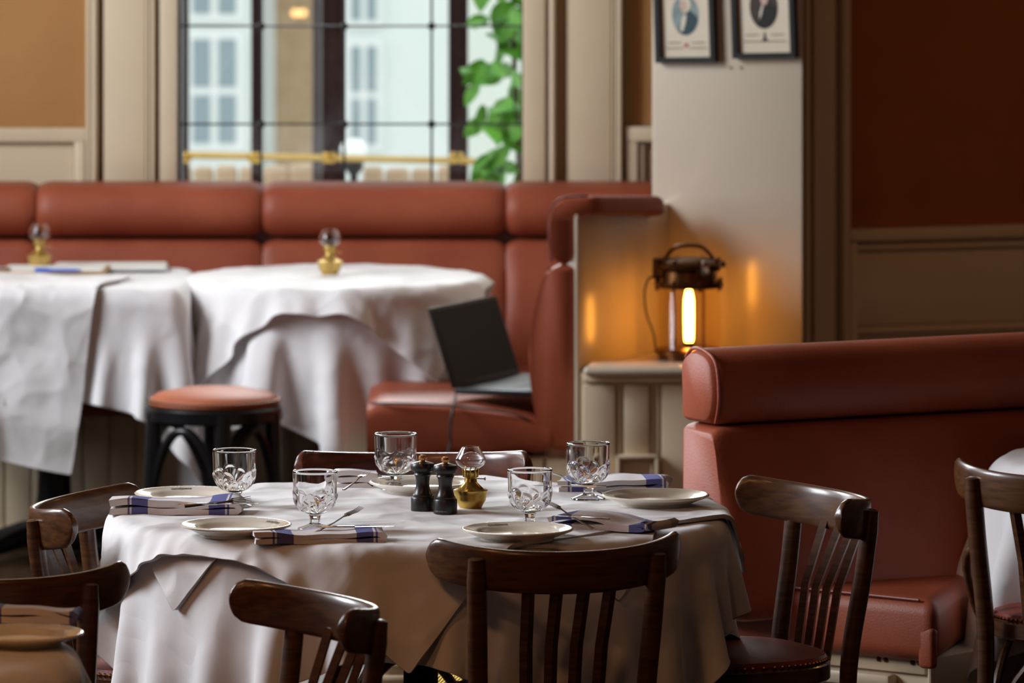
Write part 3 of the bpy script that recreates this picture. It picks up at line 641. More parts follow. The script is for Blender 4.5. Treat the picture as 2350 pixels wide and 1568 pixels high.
# ---------------------------------------------------------------- draped cloths (position based cloth, settled over the table)
def drape(center, half, rot, shape, ztop, n=57, steps=110, iters=14, thick=.003, under=None, seed=0, bend=.12, shift=(0, 0), crease=.004, half2=None):
    rg = np.random.RandomState(seed); g = np.linspace(-half, half, n); h = g[1]-g[0]
    g2 = np.linspace(-(half2 or half), half2 or half, n); h2 = g2[1]-g2[0]; hd = math.hypot(h, h2)
    X, Y = np.meshgrid(g, g2, indexing='ij'); c, s = math.cos(rot), math.sin(rot)
    P = np.stack([c*X - s*Y + shift[0], s*X + c*Y + shift[1], np.full_like(X, ztop+thick)], -1)
    P[..., 2] += np.abs(rg.randn(n, n))*.001; V = np.zeros_like(P)
    kind, Rr = shape
    lowf = rg.randn(6, 4)
    def solve(A, B, rest, k, m=None):
        d = B - A; l = np.sqrt((d*d).sum(-1, keepdims=True))+1e-9; cr = d*((l-rest)/l*.5*k); return A+cr, B-cr
    def con(di, dj, rest, k):
        ni, nj = n-abs(di), n-abs(dj)
        step = max(abs(di), abs(dj)); axis = 0 if abs(di) >= abs(dj) else 1
        for col in range(2):
            idx = np.arange(n-step); sel = idx[((idx // step) % 2) == col]
            if axis == 0:
                if dj >= 0: A = P[sel][:, :nj]; B = P[sel+step][:, dj:]
                else: A = P[sel][:, -dj:]; B = P[sel+step][:, :nj]
                A2, B2 = solve(A, B, rest, k)
                if dj >= 0: P[sel, :nj] = A2; P[sel+step, dj:] = B2
                else: P[sel, -dj:] = A2; P[sel+step, :nj] = B2
            else:
                A2, B2 = solve(P[:, sel], P[:, sel+step], rest, k); P[:, sel] = A2; P[:, sel+step] = B2
    def collide(P0):
        x, y, z = P[..., 0], P[..., 1], P[..., 2]
        if kind == 'disc':
            r = np.sqrt(x*x+y*y)+1e-9; Re = Rr+thick; ins = Re - r
        else:
            ax_, ay_ = np.abs(x), np.abs(y); ins = np.minimum(Rr+thick-ax_, Rr+thick-ay_)
        dep = ztop+thick - z; hit = (dep > 0) & (ins > 0) & (dep < .05)
        topc = hit & (dep <= ins+.006); z[topc] = ztop+thick
        P[..., 0][topc] = P[..., 0][topc]*.25 + P0[..., 0][topc]*.75; P[..., 1][topc] = P[..., 1][topc]*.25 + P0[..., 1][topc]*.75
        side = (dep > 0) & (ins > 0) & ~topc
        if kind == 'disc':
            f = (Rr+thick)/r; P[..., 0][side] *= f[side]; P[..., 1][side] *= f[side]
        else:
            sx = side & (ax_ > ay_); sy = side & ~(ax_ > ay_)
            P[..., 0][sx] = np.sign(P[..., 0][sx])*(Rr+thick); P[..., 1][sy] = np.sign(P[..., 1][sy])*(Rr+thick)
        if under is not None:
            tab, nb, nz, z0 = under; th = np.arctan2(P[..., 1], P[..., 0]); r = np.sqrt(P[..., 0]**2+P[..., 1]**2)+1e-9
            bi = ((th+math.pi)/(2*math.pi)*nb).astype(int) % nb; zi = np.clip(((ztop - P[..., 2])/z0*nz).astype(int), 0, nz-1)
            need = tab[bi, zi] + .004; q = (P[..., 2] < ztop-.006) & (r < need) & (r > need-.15); f = need/r; P[..., 0][q] *= f[q]; P[..., 1][q] *= f[q]
    dt = 1/45
    for it in range(steps):
        V[..., 2] -= 9.8*dt; V *= .965
        if it < 25: V[..., :2] += rg.randn(n, n, 2)*.02
        P0 = P.copy(); P += V*dt
        for k in range(iters):
            con(1, 0, h, 1); con(0, 1, h2, 1)
            con(1, 1, hd, .8); con(1, -1, hd, .8)
            if k % 2 == 0: con(2, 0, 2*h, bend); con(0, 2, 2*h2, bend)
            if k % 4 == 3: con(6, 0, 6*h, bend*.25); con(0, 6, 6*h2, bend*.25)
            if k % 3 == 2: collide(P0)
        collide(P0)
        np.maximum(P[..., 2], .01, out=P[..., 2])
        V = (P-P0)/dt
    # small pressed creases on top of the linen
    P[..., 2] += crease*np.maximum(0, np.sin(P[..., 0]*9+lowf[0, 0])*np.sin(P[..., 1]*11+lowf[0, 1]))*.3
    P[:, :, 0] += center[0]; P[:, :, 1] += center[1]
    return P
def radial_table(Ps, center, ztop, nb=180, nz=40, z0=.6):
    tab = np.zeros((nb, nz))
    for P in Ps:
        U = P.copy()
        # densify
        U = np.concatenate([U.reshape(-1, 3), ((U[1:]+U[:-1])/2).reshape(-1, 3), ((U[:, 1:]+U[:, :-1])/2).reshape(-1, 3)])
        x, y = U[:, 0]-center[0], U[:, 1]-center[1]; r = np.sqrt(x*x+y*y); bi = ((np.arctan2(y, x)+math.pi)/(2*math.pi)*nb).astype(int) % nb
        zi = ((ztop-U[:, 2])/z0*nz).astype(int); ok = (zi >= 0) & (zi < nz); np.maximum.at(tab, (bi[ok], zi[ok]), r[ok])
    t2 = tab.copy()
    for s in (-2, -1, 1, 2): t2 = np.maximum(t2, np.roll(tab, s, 0))
    t3 = t2.copy(); t3[:, 1:] = np.maximum(t3[:, 1:], t2[:, :-1]); t3[:, :-1] = np.maximum(t3[:, :-1], t2[:, 1:])
    return (t3, nb, nz, z0)
crumple_tex = bpy.data.textures.new('linen_crumple', 'VORONOI'); crumple_tex.noise_scale = .14; crumple_tex.weight_1 = -1; crumple_tex.weight_2 = 1; crumple_tex.noise_intensity = .8
wrinkle_tex = bpy.data.textures.new('linen_wrinkle', 'CLOUDS'); wrinkle_tex.noise_scale = .12; wrinkle_tex.noise_depth = 1
def cloth_obj(P, name, m, label, cat, group=None, sub=1):
    n = P.shape[0]; base = P.reshape(-1, 3); cen = base.mean(0); cen[2] = base[:, 2].max()
    me = bpy.data.meshes.new(name); me.from_pydata([tuple(v) for v in base-cen], [], [(i*n+j, (i+1)*n+j, (i+1)*n+j+1, i*n+j+1) for i in range(n-1) for j in range(n-1)])
    me.polygons.foreach_set('use_smooth', [True]*len(me.polygons)); me.materials.append(M[m])
    o = link(name, me, None, label, cat, group, loc=tuple(cen))
    so = o.modifiers.new('thickness', 'SOLIDIFY'); so.thickness = .0012; so.offset = 0
    sb = o.modifiers.new('smooth', 'SUBSURF'); sb.levels = 2; sb.render_levels = 2; sb.boundary_smooth = 'PRESERVE_CORNERS'
    if m == 'paper_cloth':
        dp = o.modifiers.new('crumple', 'DISPLACE'); dp.texture = crumple_tex; dp.texture_coords = 'LOCAL'; dp.strength = .013; dp.mid_level = .35; dp.direction = 'NORMAL'
    else:
        dp = o.modifiers.new('crumple', 'DISPLACE'); dp.texture = wrinkle_tex; dp.texture_coords = 'LOCAL'; dp.strength = .007; dp.mid_level = .5; dp.direction = 'NORMAL'
    return o
def pedestal(name, label, cx, cy, Rr, ztop, shape='disc', rleg=.045, feet=True, group=None):
    Rr -= .030; ztop -= .010                      # the board itself, under the thickness of the felt and linen
    t = thing(name, label, 'table', (cx, cy, 0), group=group)
    if shape == 'disc': MB().lathe([(.001, ztop-.03), (Rr-.006, ztop-.03), (Rr, ztop-.024), (Rr, ztop-.005), (Rr-.005, ztop-.001), (.001, ztop-.001)], 64).build('table_top', 'black_wood', t)
    else: MB().rbox(.018-Rr, Rr-.018, .018-Rr, Rr-.018, ztop-.03, ztop-.001, .02, 3).build('table_top', 'black_wood', t)
    MB().lathe([(.001, .03), (rleg*1.9, .03), (rleg*1.5, .06), (rleg*1.1, .16), (rleg, .3), (rleg*.95, ztop-.07), (rleg*2.2, ztop-.045), (rleg*2.2, ztop-.03), (.001, ztop-.03)], 28).build('column', 'black_metal', t)
    for k in range(4):
        a = k*math.pi/2+math.pi/4; c, s = math.cos(a), math.sin(a)
        MB().tube([(.03*c, .03*s, .06), (.12*c, .12*s, .055), (.26*c, .26*s, .022), (.30*c, .30*s, .014)], [.03, .026, .018, .014], 10).build('foot', 'black_metal', t)
    return t
ZT = .742
# round table in focus
TC = (-.176, 13.87); TR = .595
pedestal('round_table', 'round pedestal table laid for five in the centre', TC[0], TC[1], TR, ZT, rleg=.034)
P1_ = drape(TC, .742, R(265-270), ('disc', TR), ZT, 61, 110, 14, .002, None, 1)
cloth_obj(P1_, 'tablecloth', 'cloth', 'long white base tablecloth hanging in folds from the round table', 'tablecloth')
tb1 = radial_table([P1_ - np.array([TC[0], TC[1], 0])], (0, 0), ZT)
P2_ = drape(TC, .69/1.41421, R(221-225), ('disc', TR), ZT, 51, 100, 14, .005, tb1, 2, .6, shift=(-.02, -.02))
cloth_obj(P2_, 'under_cloth', 'paper_cloth', 'white square cloth whose corner hangs below the top cloth of the round table', 'tablecloth')
tb2 = radial_table([P1_ - np.array([TC[0], TC[1], 0]), P2_ - np.array([TC[0], TC[1], 0])], (0, 0), ZT)
P3_ = drape(TC, .575, R(275-225), ('disc', TR), ZT, 57, 110, 16, .009, tb2, 3, .5, shift=(-.01, -.05), half2=.472)
cloth_obj(P3_, 'top_cloth', 'paper_cloth', 'crisp white square top cloth under the plates of the round table', 'tablecloth')
TT = ZT + .011                                   # surface the crockery stands on

# tables by the window
BC = (ax(770, 19.3), 19.3)
pedestal('bistro_table', 'small round table with white cloths behind the black stool', BC[0], BC[1], .40, ZT)
Q1 = drape(BC, .65, R(200-225), ('disc', .40), ZT, 53, 110, 14, .002, None, 4)
cloth_obj(Q1, 'tablecloth', 'cloth', 'long white tablecloth on the small table behind the stool', 'tablecloth')
tq = radial_table([Q1 - np.array([BC[0], BC[1], 0])], (0, 0), ZT)
Q2 = drape(BC, .63/1.41421, R(219-225), ('disc', .40), ZT, 47, 100, 16, .006, tq, 5, .7, shift=(-.02, -.01))
cloth_obj(Q2, 'top_cloth', 'paper_cloth', 'white square top cloth with pointed corners on the table behind the stool', 'tablecloth')
LC = (-1.23, 19.32)
pedestal('square_table', 'square table with white cloths at the left edge by the window', LC[0], LC[1], .375, ZT, 'box', rleg=.042)
S1 = drape(LC, .605, R(1.5), ('box', .375), ZT, 57, 130, 14, .002, None, 6, .03)
cloth_obj(S1, 'tablecloth', 'cloth', 'white tablecloth hanging flat over the square table at the left', 'tablecloth')
S2 = drape(LC, .19, R(-14), ('box', .380), ZT, 37, 100, 16, .012, None, 7, .3, shift=(-.055, -.34), half2=.38)
cloth_obj(S2, 'top_cloth', 'paper_cloth', 'white top cloth with one long corner hanging down the square table', 'tablecloth')
# near table, lower left
NC = (-1.27, 11.92)
pedestal('near_table', 'table cut off by the lower left corner of the picture', NC[0], NC[1], .56, ZT)
N1 = drape(NC, .80, R(20), ('disc', .56), ZT, 47, 100, 14, .002, None, 8)
cloth_obj(N1, 'tablecloth', 'cloth', 'tablecloth in shadow in the lower left corner', 'tablecloth')
# right table
RC = (1.34, 14.86)
pedestal('side_table', 'table with white cloth behind the chair at the right edge', RC[0], RC[1], .36, ZT)
R1_ = drape(RC, .62, R(-38), ('disc', .36), ZT, 47, 100, 14, .002, None, 9)
cloth_obj(R1_, 'tablecloth', 'cloth', 'white tablecloth behind the chair at the right edge', 'tablecloth')

# ---------------------------------------------------------------- bentwood chairs
HW = .235; ZTOP = .778
def rail_ring(u, th=.0095):
    x = HW*math.sin(u*1.28)/math.sin(1.28); y = -.275 + .140*(1-math.cos(u*1.28))/(1-math.cos(1.28))
    e = max(0, (abs(u)-.87)/.13); rnd = 1-(1-math.sqrt(max(0, 1-e*e)))
    zc_ = ZTOP - .020 - .036 + .024*u*u; hh = .040 - .002*u*u; hh *= max(.12, rnd)
    tx = math.cos(u*1.28)*1.0; ty = math.sin(u*1.28)*.84; l = math.hypot(tx, ty); nx, ny = -ty/l, tx/l
    ring = []
    for k in range(20):
        a = 2*math.pi*k/20; ca, sa = math.cos(a), math.sin(a); ca = math.copysign(abs(ca)**.7, ca); sa = math.copysign(abs(sa)**.45, sa)
        off = th*ca; ring.append(Vector((x+nx*off, y+ny*off - .10*(sa*hh), zc_+sa*hh)))
    return ring
us = sorted([-1+2*i/40 for i in range(1, 40)] + [k*x for k in (-1, 1) for x in (.9985, .994, .985, .965)])
seat_out = [(.195*math.copysign(abs(math.cos(a))**.8, math.cos(a)), .20*math.copysign(abs(math.sin(a))**.8, math.sin(a))) for a in [2*math.pi*k/48 for k in range(48)]]
def ringz(sc__, z): return [Vector((x*sc__, y*sc__, z)) for x, y in seat_out]
def chair_proto(wm, rm, hip=False):
    P = []
    P.append(('back_rail', MB().loft([rail_ring(u) for u in us]).mesh('back_rail', rm), []))
    for s in (-1, 1):
        pts = smoothpath([(s*.165, -.225, 0), (s*.160, -.198, .25), (s*.158, -.195, .44), (s*.166, -.222, .62), (s*.172, -.238, ZTOP-.028)], 5); n_ = len(pts)
        rad = [.014 + .005*min(1, i/n_*2) for i in range(n_)]; rad[-1] = .009; rad[-2] = .0165; pts = pts[:-1] + [pts[-2].lerp(pts[-1], .85), pts[-1]]; rad = rad[:-1] + [.0155, .009]
        P.append(('rear_leg', MB().tube(pts, rad, 12, .9).mesh('rear_leg', wm), []))
        P.append(('front_leg', MB().tube([(s*.165, .165, 0), (s*.155, .15, .2), (s*.15, .14, .43)], [.012, .016, .018], 12).mesh('front_leg', wm), []))
    for x in (-.078, -.026, .026, .078):
        P.append(('slat', MB().tube([(x*.85, -.19, .44), (x*.92, -.212, .58), (x, -.268+.140*(x/HW)**2*.7, ZTOP-.075)], [.0125, .0125, .0125], 4, .75).mesh('slat', wm), []))
    P.append(('seat_frame', MB().loft([ringz(.97, .415), ringz(1.0, .42), ringz(1.0, .448), ringz(.97, .453)]).mesh('seat_frame', wm), []))
    cu = MB().loft([ringz(.97, .452), ringz(.975, .458), ringz(.95, .466), ringz(.8, .474), ringz(.45, .479), ringz(.1, .480)]).mesh('seat_cushion', 'leather_dark')
    mb = MB()
    for x, y in [(.972*a, .972*b) for a, b in [(.195*math.copysign(abs(math.cos(t))**.8, math.cos(t)), .20*math.copysign(abs(math.sin(t))**.8, math.sin(t))) for t in [2*math.pi*k/90 for k in range(90)]]]: mb.sphere((x, y, .457), .0042, 6, 4)
    P.append(('seat_cushion', cu, [('stud_trim', mb.mesh('stud_trim', 'brass_old'))]))
    L4 = [(.155, .152), (-.155, .152), (-.160, -.197), (.160, -.197)]
    for i in range(4):
        a, b = Vector((*L4[i], 0)), Vector((*L4[(i+1) % 4], 0)); pts = []
        for k in range(13):
            t = k/12; p = a.lerp(b, .5-.5*math.cos(math.pi*t)) if False else a.lerp(b, .06+.88*t); pts.append((p.x*.97, p.y*.97, .23+.175*math.sin(math.pi*t)**.7 if 0 < t < 1 else .21))
        P.append(('bentwood_brace', MB().tube(pts, .0095, 8).mesh('bentwood_brace', wm), []))
    if hip:
        for s in (-1, 1): P.append(('hip_brace', MB().tube(smoothpath([(s*.168, -.218, .61), (s*.196, -.195, .585), (s*.205, -.16, .53), (s*.196, -.12, .46), (s*.18, -.09, .43)], 5), .010, 10).mesh('hip_brace', wm), []))
    return P
CH = chair_proto('wood', 'wood_rail'); CHR = chair_proto('wood', 'wood_red'); CHH = chair_proto('wood', 'wood_rail', True)
cg = 'bentwood chairs'
ch1 = spawn(CH, 'bentwood_chair', 'dark bentwood chair seen from behind, pushed against the near right of the round table', 'chair', (.044, 13.42, 0), R(14), cg)
nm = text_mesh('97', .026, .0006, 'mark_wood'); o = link('stamped_number', nm, ch1); o.location = (.062, -.268, ZTOP-.056); o.rotation_euler = (R(96), 0, R(12))
spawn(CHR, 'bentwood_chair', 'reddish wooden chair facing the camera across the round table', 'chair', (ax(950, 14.72), 14.53, 0), R(180), cg)
spawn(CH, 'bentwood_chair', 'brown bentwood chair beside the right edge of the round table, in front of the banquette', 'chair', (.41, 13.98, 0), R(113), cg)
spawn(CH, 'bentwood_chair', 'brown bentwood chair at the left edge of the round table, facing right', 'chair', (-.645, 13.86, 0), R(-103), cg)
spawn(CH, 'bentwood_chair', 'dark chair back behind the lower left plate, seen from behind', 'chair', (-.935, 13.02, 0), R(3), cg)
spawn(CH, 'bentwood_chair', 'blurred chair back at the bottom, left of the chair pushed against the table', 'chair', (-.515, 12.34, 0), R(116), cg)
spawn(CHH, 'bentwood_chair', 'tall dark chair cut off by the right edge, before the white cloth', 'chair', (1.175, 14.63, 0), R(-22), cg)

# black stool
DST = 18.55; ss = F/DST; stool = thing('round_stool', 'black bentwood stool with round orange leather seat before the banquette', 'stool', (ax(492, DST), DST, 0))
zst = az(897, DST); rs_ = 155/ss
MB().lathe([(.001, zst-.035), (rs_*.94, zst-.035), (rs_*.97, zst-.03), (rs_*.955, zst-.02), (rs_*.85, zst-.006), (rs_*.5, zst+.006), (.001, zst+.009)], 48).build('seat_cushion', 'leather_orange', stool)
mb = MB()
for k in range(80): a = 2*math.pi*k/80; mb.sphere((rs_*.965*math.cos(a), rs_*.965*math.sin(a), zst-.022), .004, 6, 4)
mb.build('stud_trim', 'brass_old', stool, kind='stuff')
MB().lathe([(.001, zst-.075), (rs_*.98, zst-.075), (rs_*1.03, zst-.07), (rs_*1.03, zst-.042), (rs_*1.0, zst-.036), (.001, zst-.036)], 48).build('seat_ring', 'black_wood', stool)
la = [R(a) for a in (-102, -12, 78, 168)]
la = [R(-158), R(-80), R(-22), R(95)]
for a in la:
    c, s = math.cos(a), math.sin(a); MB().tube([(rs_*1.06*c, rs_*1.06*s, 0), (rs_*1.0*c, rs_*1.0*s, .2), (rs_*.93*c, rs_*.93*s, zst-.05)], [.017, .021, .022], 12).build('leg', 'black_wood', stool)
for i in range(4):
    a, b = la[i], la[(i+1) % 4]; b = b if b > a else b + 2*math.pi; pts = []
    p0 = Vector((math.cos(a), math.sin(a), 0))*rs_*.98; p1 = Vector((math.cos(b), math.sin(b), 0))*rs_*.98
    for k in range(15):
        t = k/14; p = p0.lerp(p1, t)*1.0; m_ = p.lerp(Vector((math.cos(a+(b-a)*t), math.sin(a+(b-a)*t), 0))*rs_*.98, .6)
        pts.append((m_.x, m_.y, .20 + (zst-.075-.215)*math.sin(math.pi*t)**.62 if 0 < t < 1 else .17))
    MB().tube(pts, .012, 8).build('bentwood_hoop', 'black_wood', stool)

# ---------------------------------------------------------------- crockery
def plate_mesh():
    r = .104
    pf = [(.001, .004), (.060, .004), (.064, .0), (.068, .0), (.069, .005), (.085, .011), (.099, .0165), (r, .0185), (r+.001, .0205), (r-.001, .0225), (.100, .0225), (.098, .0215), (.084, .0175), (.074, .0145), (.068, .0095), (.063, .0085), (.001, .008)]
    return MB().lathe(pf, 72).mesh('dish', 'china', ang=50)
PM = plate_mesh()
LM = MB()
for k in range(11):
    a = R(62) + (k-5)*R(-2.5); rr_ = .0865; c, s = math.cos(a), math.sin(a); wv = .0016 if k % 3 else .0011; hv = .0075 if k not in (5, 6) else .011
    P_ = lambda u, v: ((rr_+v)*c + u*s, (rr_+v)*s - u*c, .0188 + .285*v)
    LM.add([P_(-wv, -hv*.5), P_(-wv*.4, -hv*.5), P_(-wv*.4, hv*.5), P_(-wv, hv*.5)], [(0,1,2,3)]); LM.add([P_(wv*.4, -hv*.5), P_(wv, -hv*.5), P_(wv, hv*.5), P_(wv*.4, hv*.5)], [(0,1,2,3)])
    e0, e1 = (.35, .5) if k % 2 else (-.1, .12)
    LM.add([P_(-wv, hv*e0), P_(wv, hv*e0), P_(wv, hv*e1), P_(-wv, hv*e1)], [(0,1,2,3)])
LMm = LM.mesh('rim_lettering', 'ink', False)
def plate(px, py, label, rot=0, z=None):
    z = TT if z is None else z; d = dz(py, z+.018)
    return spawn([('dish', PM, []), ('rim_lettering', LMm, [])], 'dinner_plate', label, 'plate', (ax(px, d), d, z), R(rot), 'cream plates')
plate(432, 1134, 'cream plate beside the left chair, behind the folded napkin', 40)
plate(541, 1207, 'cream plate at the front left of the round table', -25)
plate(968, 1109, 'cream plate half hidden behind the two mills', 70)
plate(1187, 1217, 'cream plate behind the near chair back', 54)
plate(1504, 1139, 'cream plate at the right edge of the round table', 200)
plate(48, 1456, 'blurred plate in the lower left corner', 130, ZT+.003)

def goblet_proto():
    n = 144; prof = []
    for i in range(30):
        t = (i/29)**1.6; prof.append((max(.001, .0412*math.sqrt(1-(1-t)**2.5)), .028 + .046*t))
    for i in range(1, 13): u = i/12; prof.append((.0412 + .0012*u, .074 + .036*u))
    prof[0] = (.001, .028)
    vs = []; fs = []; rows = []
    def disp(th, z, r):
        best = 0
        for k in range(3):
            dt = (th - (-math.pi/2+.25 + k*2*math.pi/3) + math.pi) % (2*math.pi) - math.pi; u = dt*.036; v = z - .031; rho = math.hypot(u, v); al = math.atan2(u, max(v, 1e-5))
            if abs(al) < 1.35:
                lim = .043 + .0026*abs(math.cos(al*5.2)) - .004*abs(al)
                if rho < lim: best = max(best, .0022*abs(math.cos(al*5.2))**.8*min(1, rho/.012)*min(1, (lim-rho)/.002))
        return best
    N_out = len(prof)
    for i, (r, z) in enumerate(prof):
        if i == 0: rows.append([0]); vs.append((0, 0, z)); continue
        row = []
        for k in range(n):
            th = 2*math.pi*k/n; rr_ = r + (disp(th, z, r) if z < .09 else 0); row.append(len(vs)); vs.append((rr_*math.cos(th), rr_*math.sin(th), z))
        rows.append(row)
    inner = [(r-.0030 if r > .01 else max(.001, r-.003), z) for r, z in prof if r > .012 and z > .0335]
    top = prof[-1]; seq = [(top[0]-.0003, top[1]+.0012), (top[0]-.0015, top[1]+.0017), (top[0]-.0027, top[1]+.0010)] + inner[::-1]
    for r, z in seq: rows.append(list(range(len(vs), len(vs)+n))); vs += [(r*math.cos(2*math.pi*k/n), r*math.sin(2*math.pi*k/n), z) for k in range(n)]
    rows.append([len(vs)]); vs.append((0, 0, inner[0][1]-.001))
    for a, b in zip(rows, rows[1:]):
        for k in range(n):
            k2 = (k+1) % n
            if len(a) == 1: fs.append((a[0], b[k2], b[k]))
            elif len(b) == 1: fs.append((a[k], a[k2], b[0]))
            else: fs.append((a[k], a[k2], b[k2], b[k]))
    bowl = MB().add(vs, fs).mesh('bowl', 'crystal', ang=80)
    stem = MB().lathe([(.001, .0115), (.0118, .0115), (.0098, .0130), (.0095, .018), (.0100, .024), (.0118, .0272), (.0118, .0278), (.001, .0278)], 10).mesh('stem', 'crystal', ang=30)
    foot = MB().lathe([(.001, .0005), (.032, .0005), (.0335, .002), (.0328, .0038), (.024, .0065), (.015, .0098), (.012, .0113), (.001, .0113)], 48).mesh('foot', 'crystal', ang=50)
    return [('bowl', bowl, []), ('stem', stem, []), ('foot', foot, [])]
GP = goblet_proto()
def goblet(px, py, label, rot):
    d = dz(py, TT); return spawn(GP, 'goblet', label, 'glass', (ax(px, d), d, TT), R(rot), 'shell goblets')
goblet(538, 1164, 'shell goblet standing behind the napkin at the left of the round table', 60)
goblet(723, 1216, 'shell goblet right of the front left plate', 0)
goblet(908, 1124, 'shell goblet left of the black mills', -6)
goblet(1216, 1212, 'shell goblet just behind the plate of the near chair', 65)
goblet(1350, 1147, 'shell goblet left of the plate at the right edge of the table', 60)

def mill(px, py, label, txt):
    d = dz(py, TT); t = thing('pepper_mill', label, 'mill', (ax(px, d), d, TT), group='black mills')
    k = .0228
    MB().lathe([(.001, 0), (k*.98, 0), (k, .002), (k, .026), (k*.95, .0285), (k*.86, .030), (k*.86, .032), (k*.78, .034), (k*.70, .038), (k*.60, .046), (k*.56, .056), (k*.62, .066), (k*.70, .070), (k*.76, .0715), (k*.70, .074), (k*.70, .0765), (.001, .0765)], 40).build('body', 'mill', t)
    MB().lathe([(.001, .0765), (k*.74, .0765), (k*.98, .079), (k*1.02, .081), (k*1.02, .090), (k*.94, .093), (k*.5, .096), (k*.25, .0975), (.001, .0975)], 40).build('head', 'mill', t)
    MB().lathe([(.001, .0973), (k*.22, .0973), (k*.22, .099), (k*.33, .100), (k*.36, .103), (k*.33, .1065), (k*.2, .1085), (.001, .109)], 24).build('knob', 'copper', t)
    if txt:
        me = text_mesh(txt, .0036, .0002, 'mill_print')
        for v in me.vertices:                     # wrap lettering round the base
            a = -math.pi/2 - .42 + v.co.x/k; x, y, z = (k+.0003+v.co.z)*math.cos(a), (k+.0003+v.co.z)*math.sin(a), .006+v.co.y; v.co = (x, y, z)
        link('lettering', me, t)
mill(970, 1174, 'black mill with copper knob, the left of the pair', None)
mill(1022, 1179, 'black mill with copper knob and lettering, beside the brass oil lamp', 'COLE & MASON')

def oil_lamp(px, py, z, label, k=1.0, rot=0, lm='brass'):
    d = dz(py, z); t = thing('oil_lamp', label, 'lamp', (ax(px, d), d, z), R(rot), 'small brass oil lamps')
    q = .0345*k
    MB().lathe([(.001, 0), (q*.62, 0), (q*.66, .002), (q*.80, .011*k), (q*.93, .0185*k), (q*.93, .0205*k), (q*1.0, .030*k), (q*1.06, .0375*k), (q*1.06, .0395*k), (q*.98, .041*k), (q*.80, .0425*k), (q*.66, .047*k), (q*.45, .054*k), (q*.36, .058*k), (.001, .058*k)], 48).build('reservoir', lm, t)
    b = MB().lathe([(.001, .057*k), (q*.40, .057*k), (q*.36, .064*k), (q*.44, .068*k), (q*.46, .080*k), (q*.43, .083*k), (.001, .083*k)], 36).build('burner', lm, t)
    for i in range(10):
        a = 2*math.pi*i/10; MB().tube([(q*.45*math.cos(a), q*.45*math.sin(a), .067*k), (q*.50*math.cos(a), q*.50*math.sin(a), .086*k)], .0015*k, 6).build('prong', lm, b)
    MB().tube([(q*.4, 0, .064*k), (q*.85, 0, .064*k), (q*.95, 0, .064*k)], [.0012*k, .0012*k, .004*k], 8).build('wick_knob', lm, t)
    o_ = [(q*.42, .083*k), (q*.55, .086*k), (q*.80, .092*k), (q*.93, .100*k), (q*.92, .106*k), (q*.78, .116*k), (q*.62, .125*k), (q*.54, .130*k)]
    MB().lathe(o_ + [(r_-.0013, z_) for r_, z_ in o_[::-1]], 40, close=True).build('chimney', 'crystal', t)
oil_lamp(1080, 1168, TT, 'small brass oil lamp with glass chimney beside the mills', .92, -20)
oil_lamp(757, 631, ZT+.008, 'small brass oil lamp on the table behind the stool', .94, 0, 'brass_pale')
oil_lamp(91, 617, ZT+.010, 'small brass oil lamp on the square table at the left', .94, 0, 'brass_pale')

# ---------------------------------------------------------------- napkins and cutlery
def napkin(px, py, w_, dp, layers, rot, label, z=None, wave=.004, lt=.0085, tilt=0, cut=None, shift=0):
    """a cloth folded to and fro; cross section is one ribbon that turns back at each end"""
    z = TT if z is None else z; d = dz(py, z); t = thing('folded_napkin', label, 'napkin', (ax(px, d), d, z), R(rot), 'blue striped napkins')
    rg = random.Random(px); cen = []
    for l in range(layers):
        zz = lt*.5 + l*lt; xs = [-w_/2 + w_*i/18 for i in range(19)]
        ins = rg.uniform(0, .012); xs = [x*(1-ins/w_) for x in xs]
        if l % 2: xs = xs[::-1]
        cen += [(x, zz + wave*l/layers*math.sin(x*28+px) + .0012*math.sin(x*70+l)) for x in xs]
        if l < layers-1:
            sg = 1 if l % 2 == 0 else -1; xe = xs[-1]
            for a in (-60, -25, 25, 60): cen.append((xe + sg*lt*.5*math.cos(R(a)), zz + lt*.5 + lt*.5*math.sin(R(a))))
    th = lt*.43; ring2 = []
    C2 = [Vector(c) for c in cen]; up = []; dn = []
    for i, c in enumerate(C2):
        tg = (C2[min(i+1, len(C2)-1)] - C2[max(i-1, 0)]).normalized(); nrm_ = Vector((-tg.y, tg.x)); up.append(c+nrm_*th); dn.append(c-nrm_*th)
    ringp = up + dn[::-1]; rings = []
    for j in range(13):
        v = j/12; y = (v-.5)*dp; e = .9 if j in (0, 12) else 1
        rings.append([Vector((p.x+shift*v+.0015*math.sin(y*60+p.y*300), y + .003*math.sin(p.x*35+px), max(.0006, p.y*(1+.10*math.sin(y*40+p.x*18+px))))) for p in ringp])
    MB().loft(rings).build('folded_cloth', 'napkin', t, ang=70)
    return t, d, z + layers*lt
def fork_mesh():
    mb = MB(); pts = [(-.085, 0, .004), (-.06, 0, .004), (0, 0, .0045), (.03, 0, .008), (.045, 0, .008)]
    mb.tube(pts, [.0055, .005, .0026, .003, .0075], 8, .35)
    for k in range(4):
        y = -.0075 + k*.005; mb.tube([(.042, y*.9, .0082), (.055, y, .008), (.075, y, .006), (.095, y*1.02, .009)], [.0022, .0014, .0013, .0007], 6, .8)
    return mb
def knife_mesh():
    mb = MB(); mb.rbox(-.10, .0, -.006, .006, .001, .006, .002, 2)
    mb.add([(0, -.004, .002), (0, .005, .002), (.09, .008, .003), (.105, .002, .0035), (.09, -.004, .003), (0, -.004, .0035), (0, .005, .0035), (.09, .008, .004), (.105, .002, .0042), (.09, -.004, .004)], [(4,3,2,1,0), (5,6,7,8,9), (0,1,6,5), (1,2,7,6), (2,3,8,7), (3,4,9,8), (4,0,5,9)])
    return mb
FK = fork_mesh().mesh('fork', 'steel'); KN = knife_mesh().mesh('knife', 'steel')
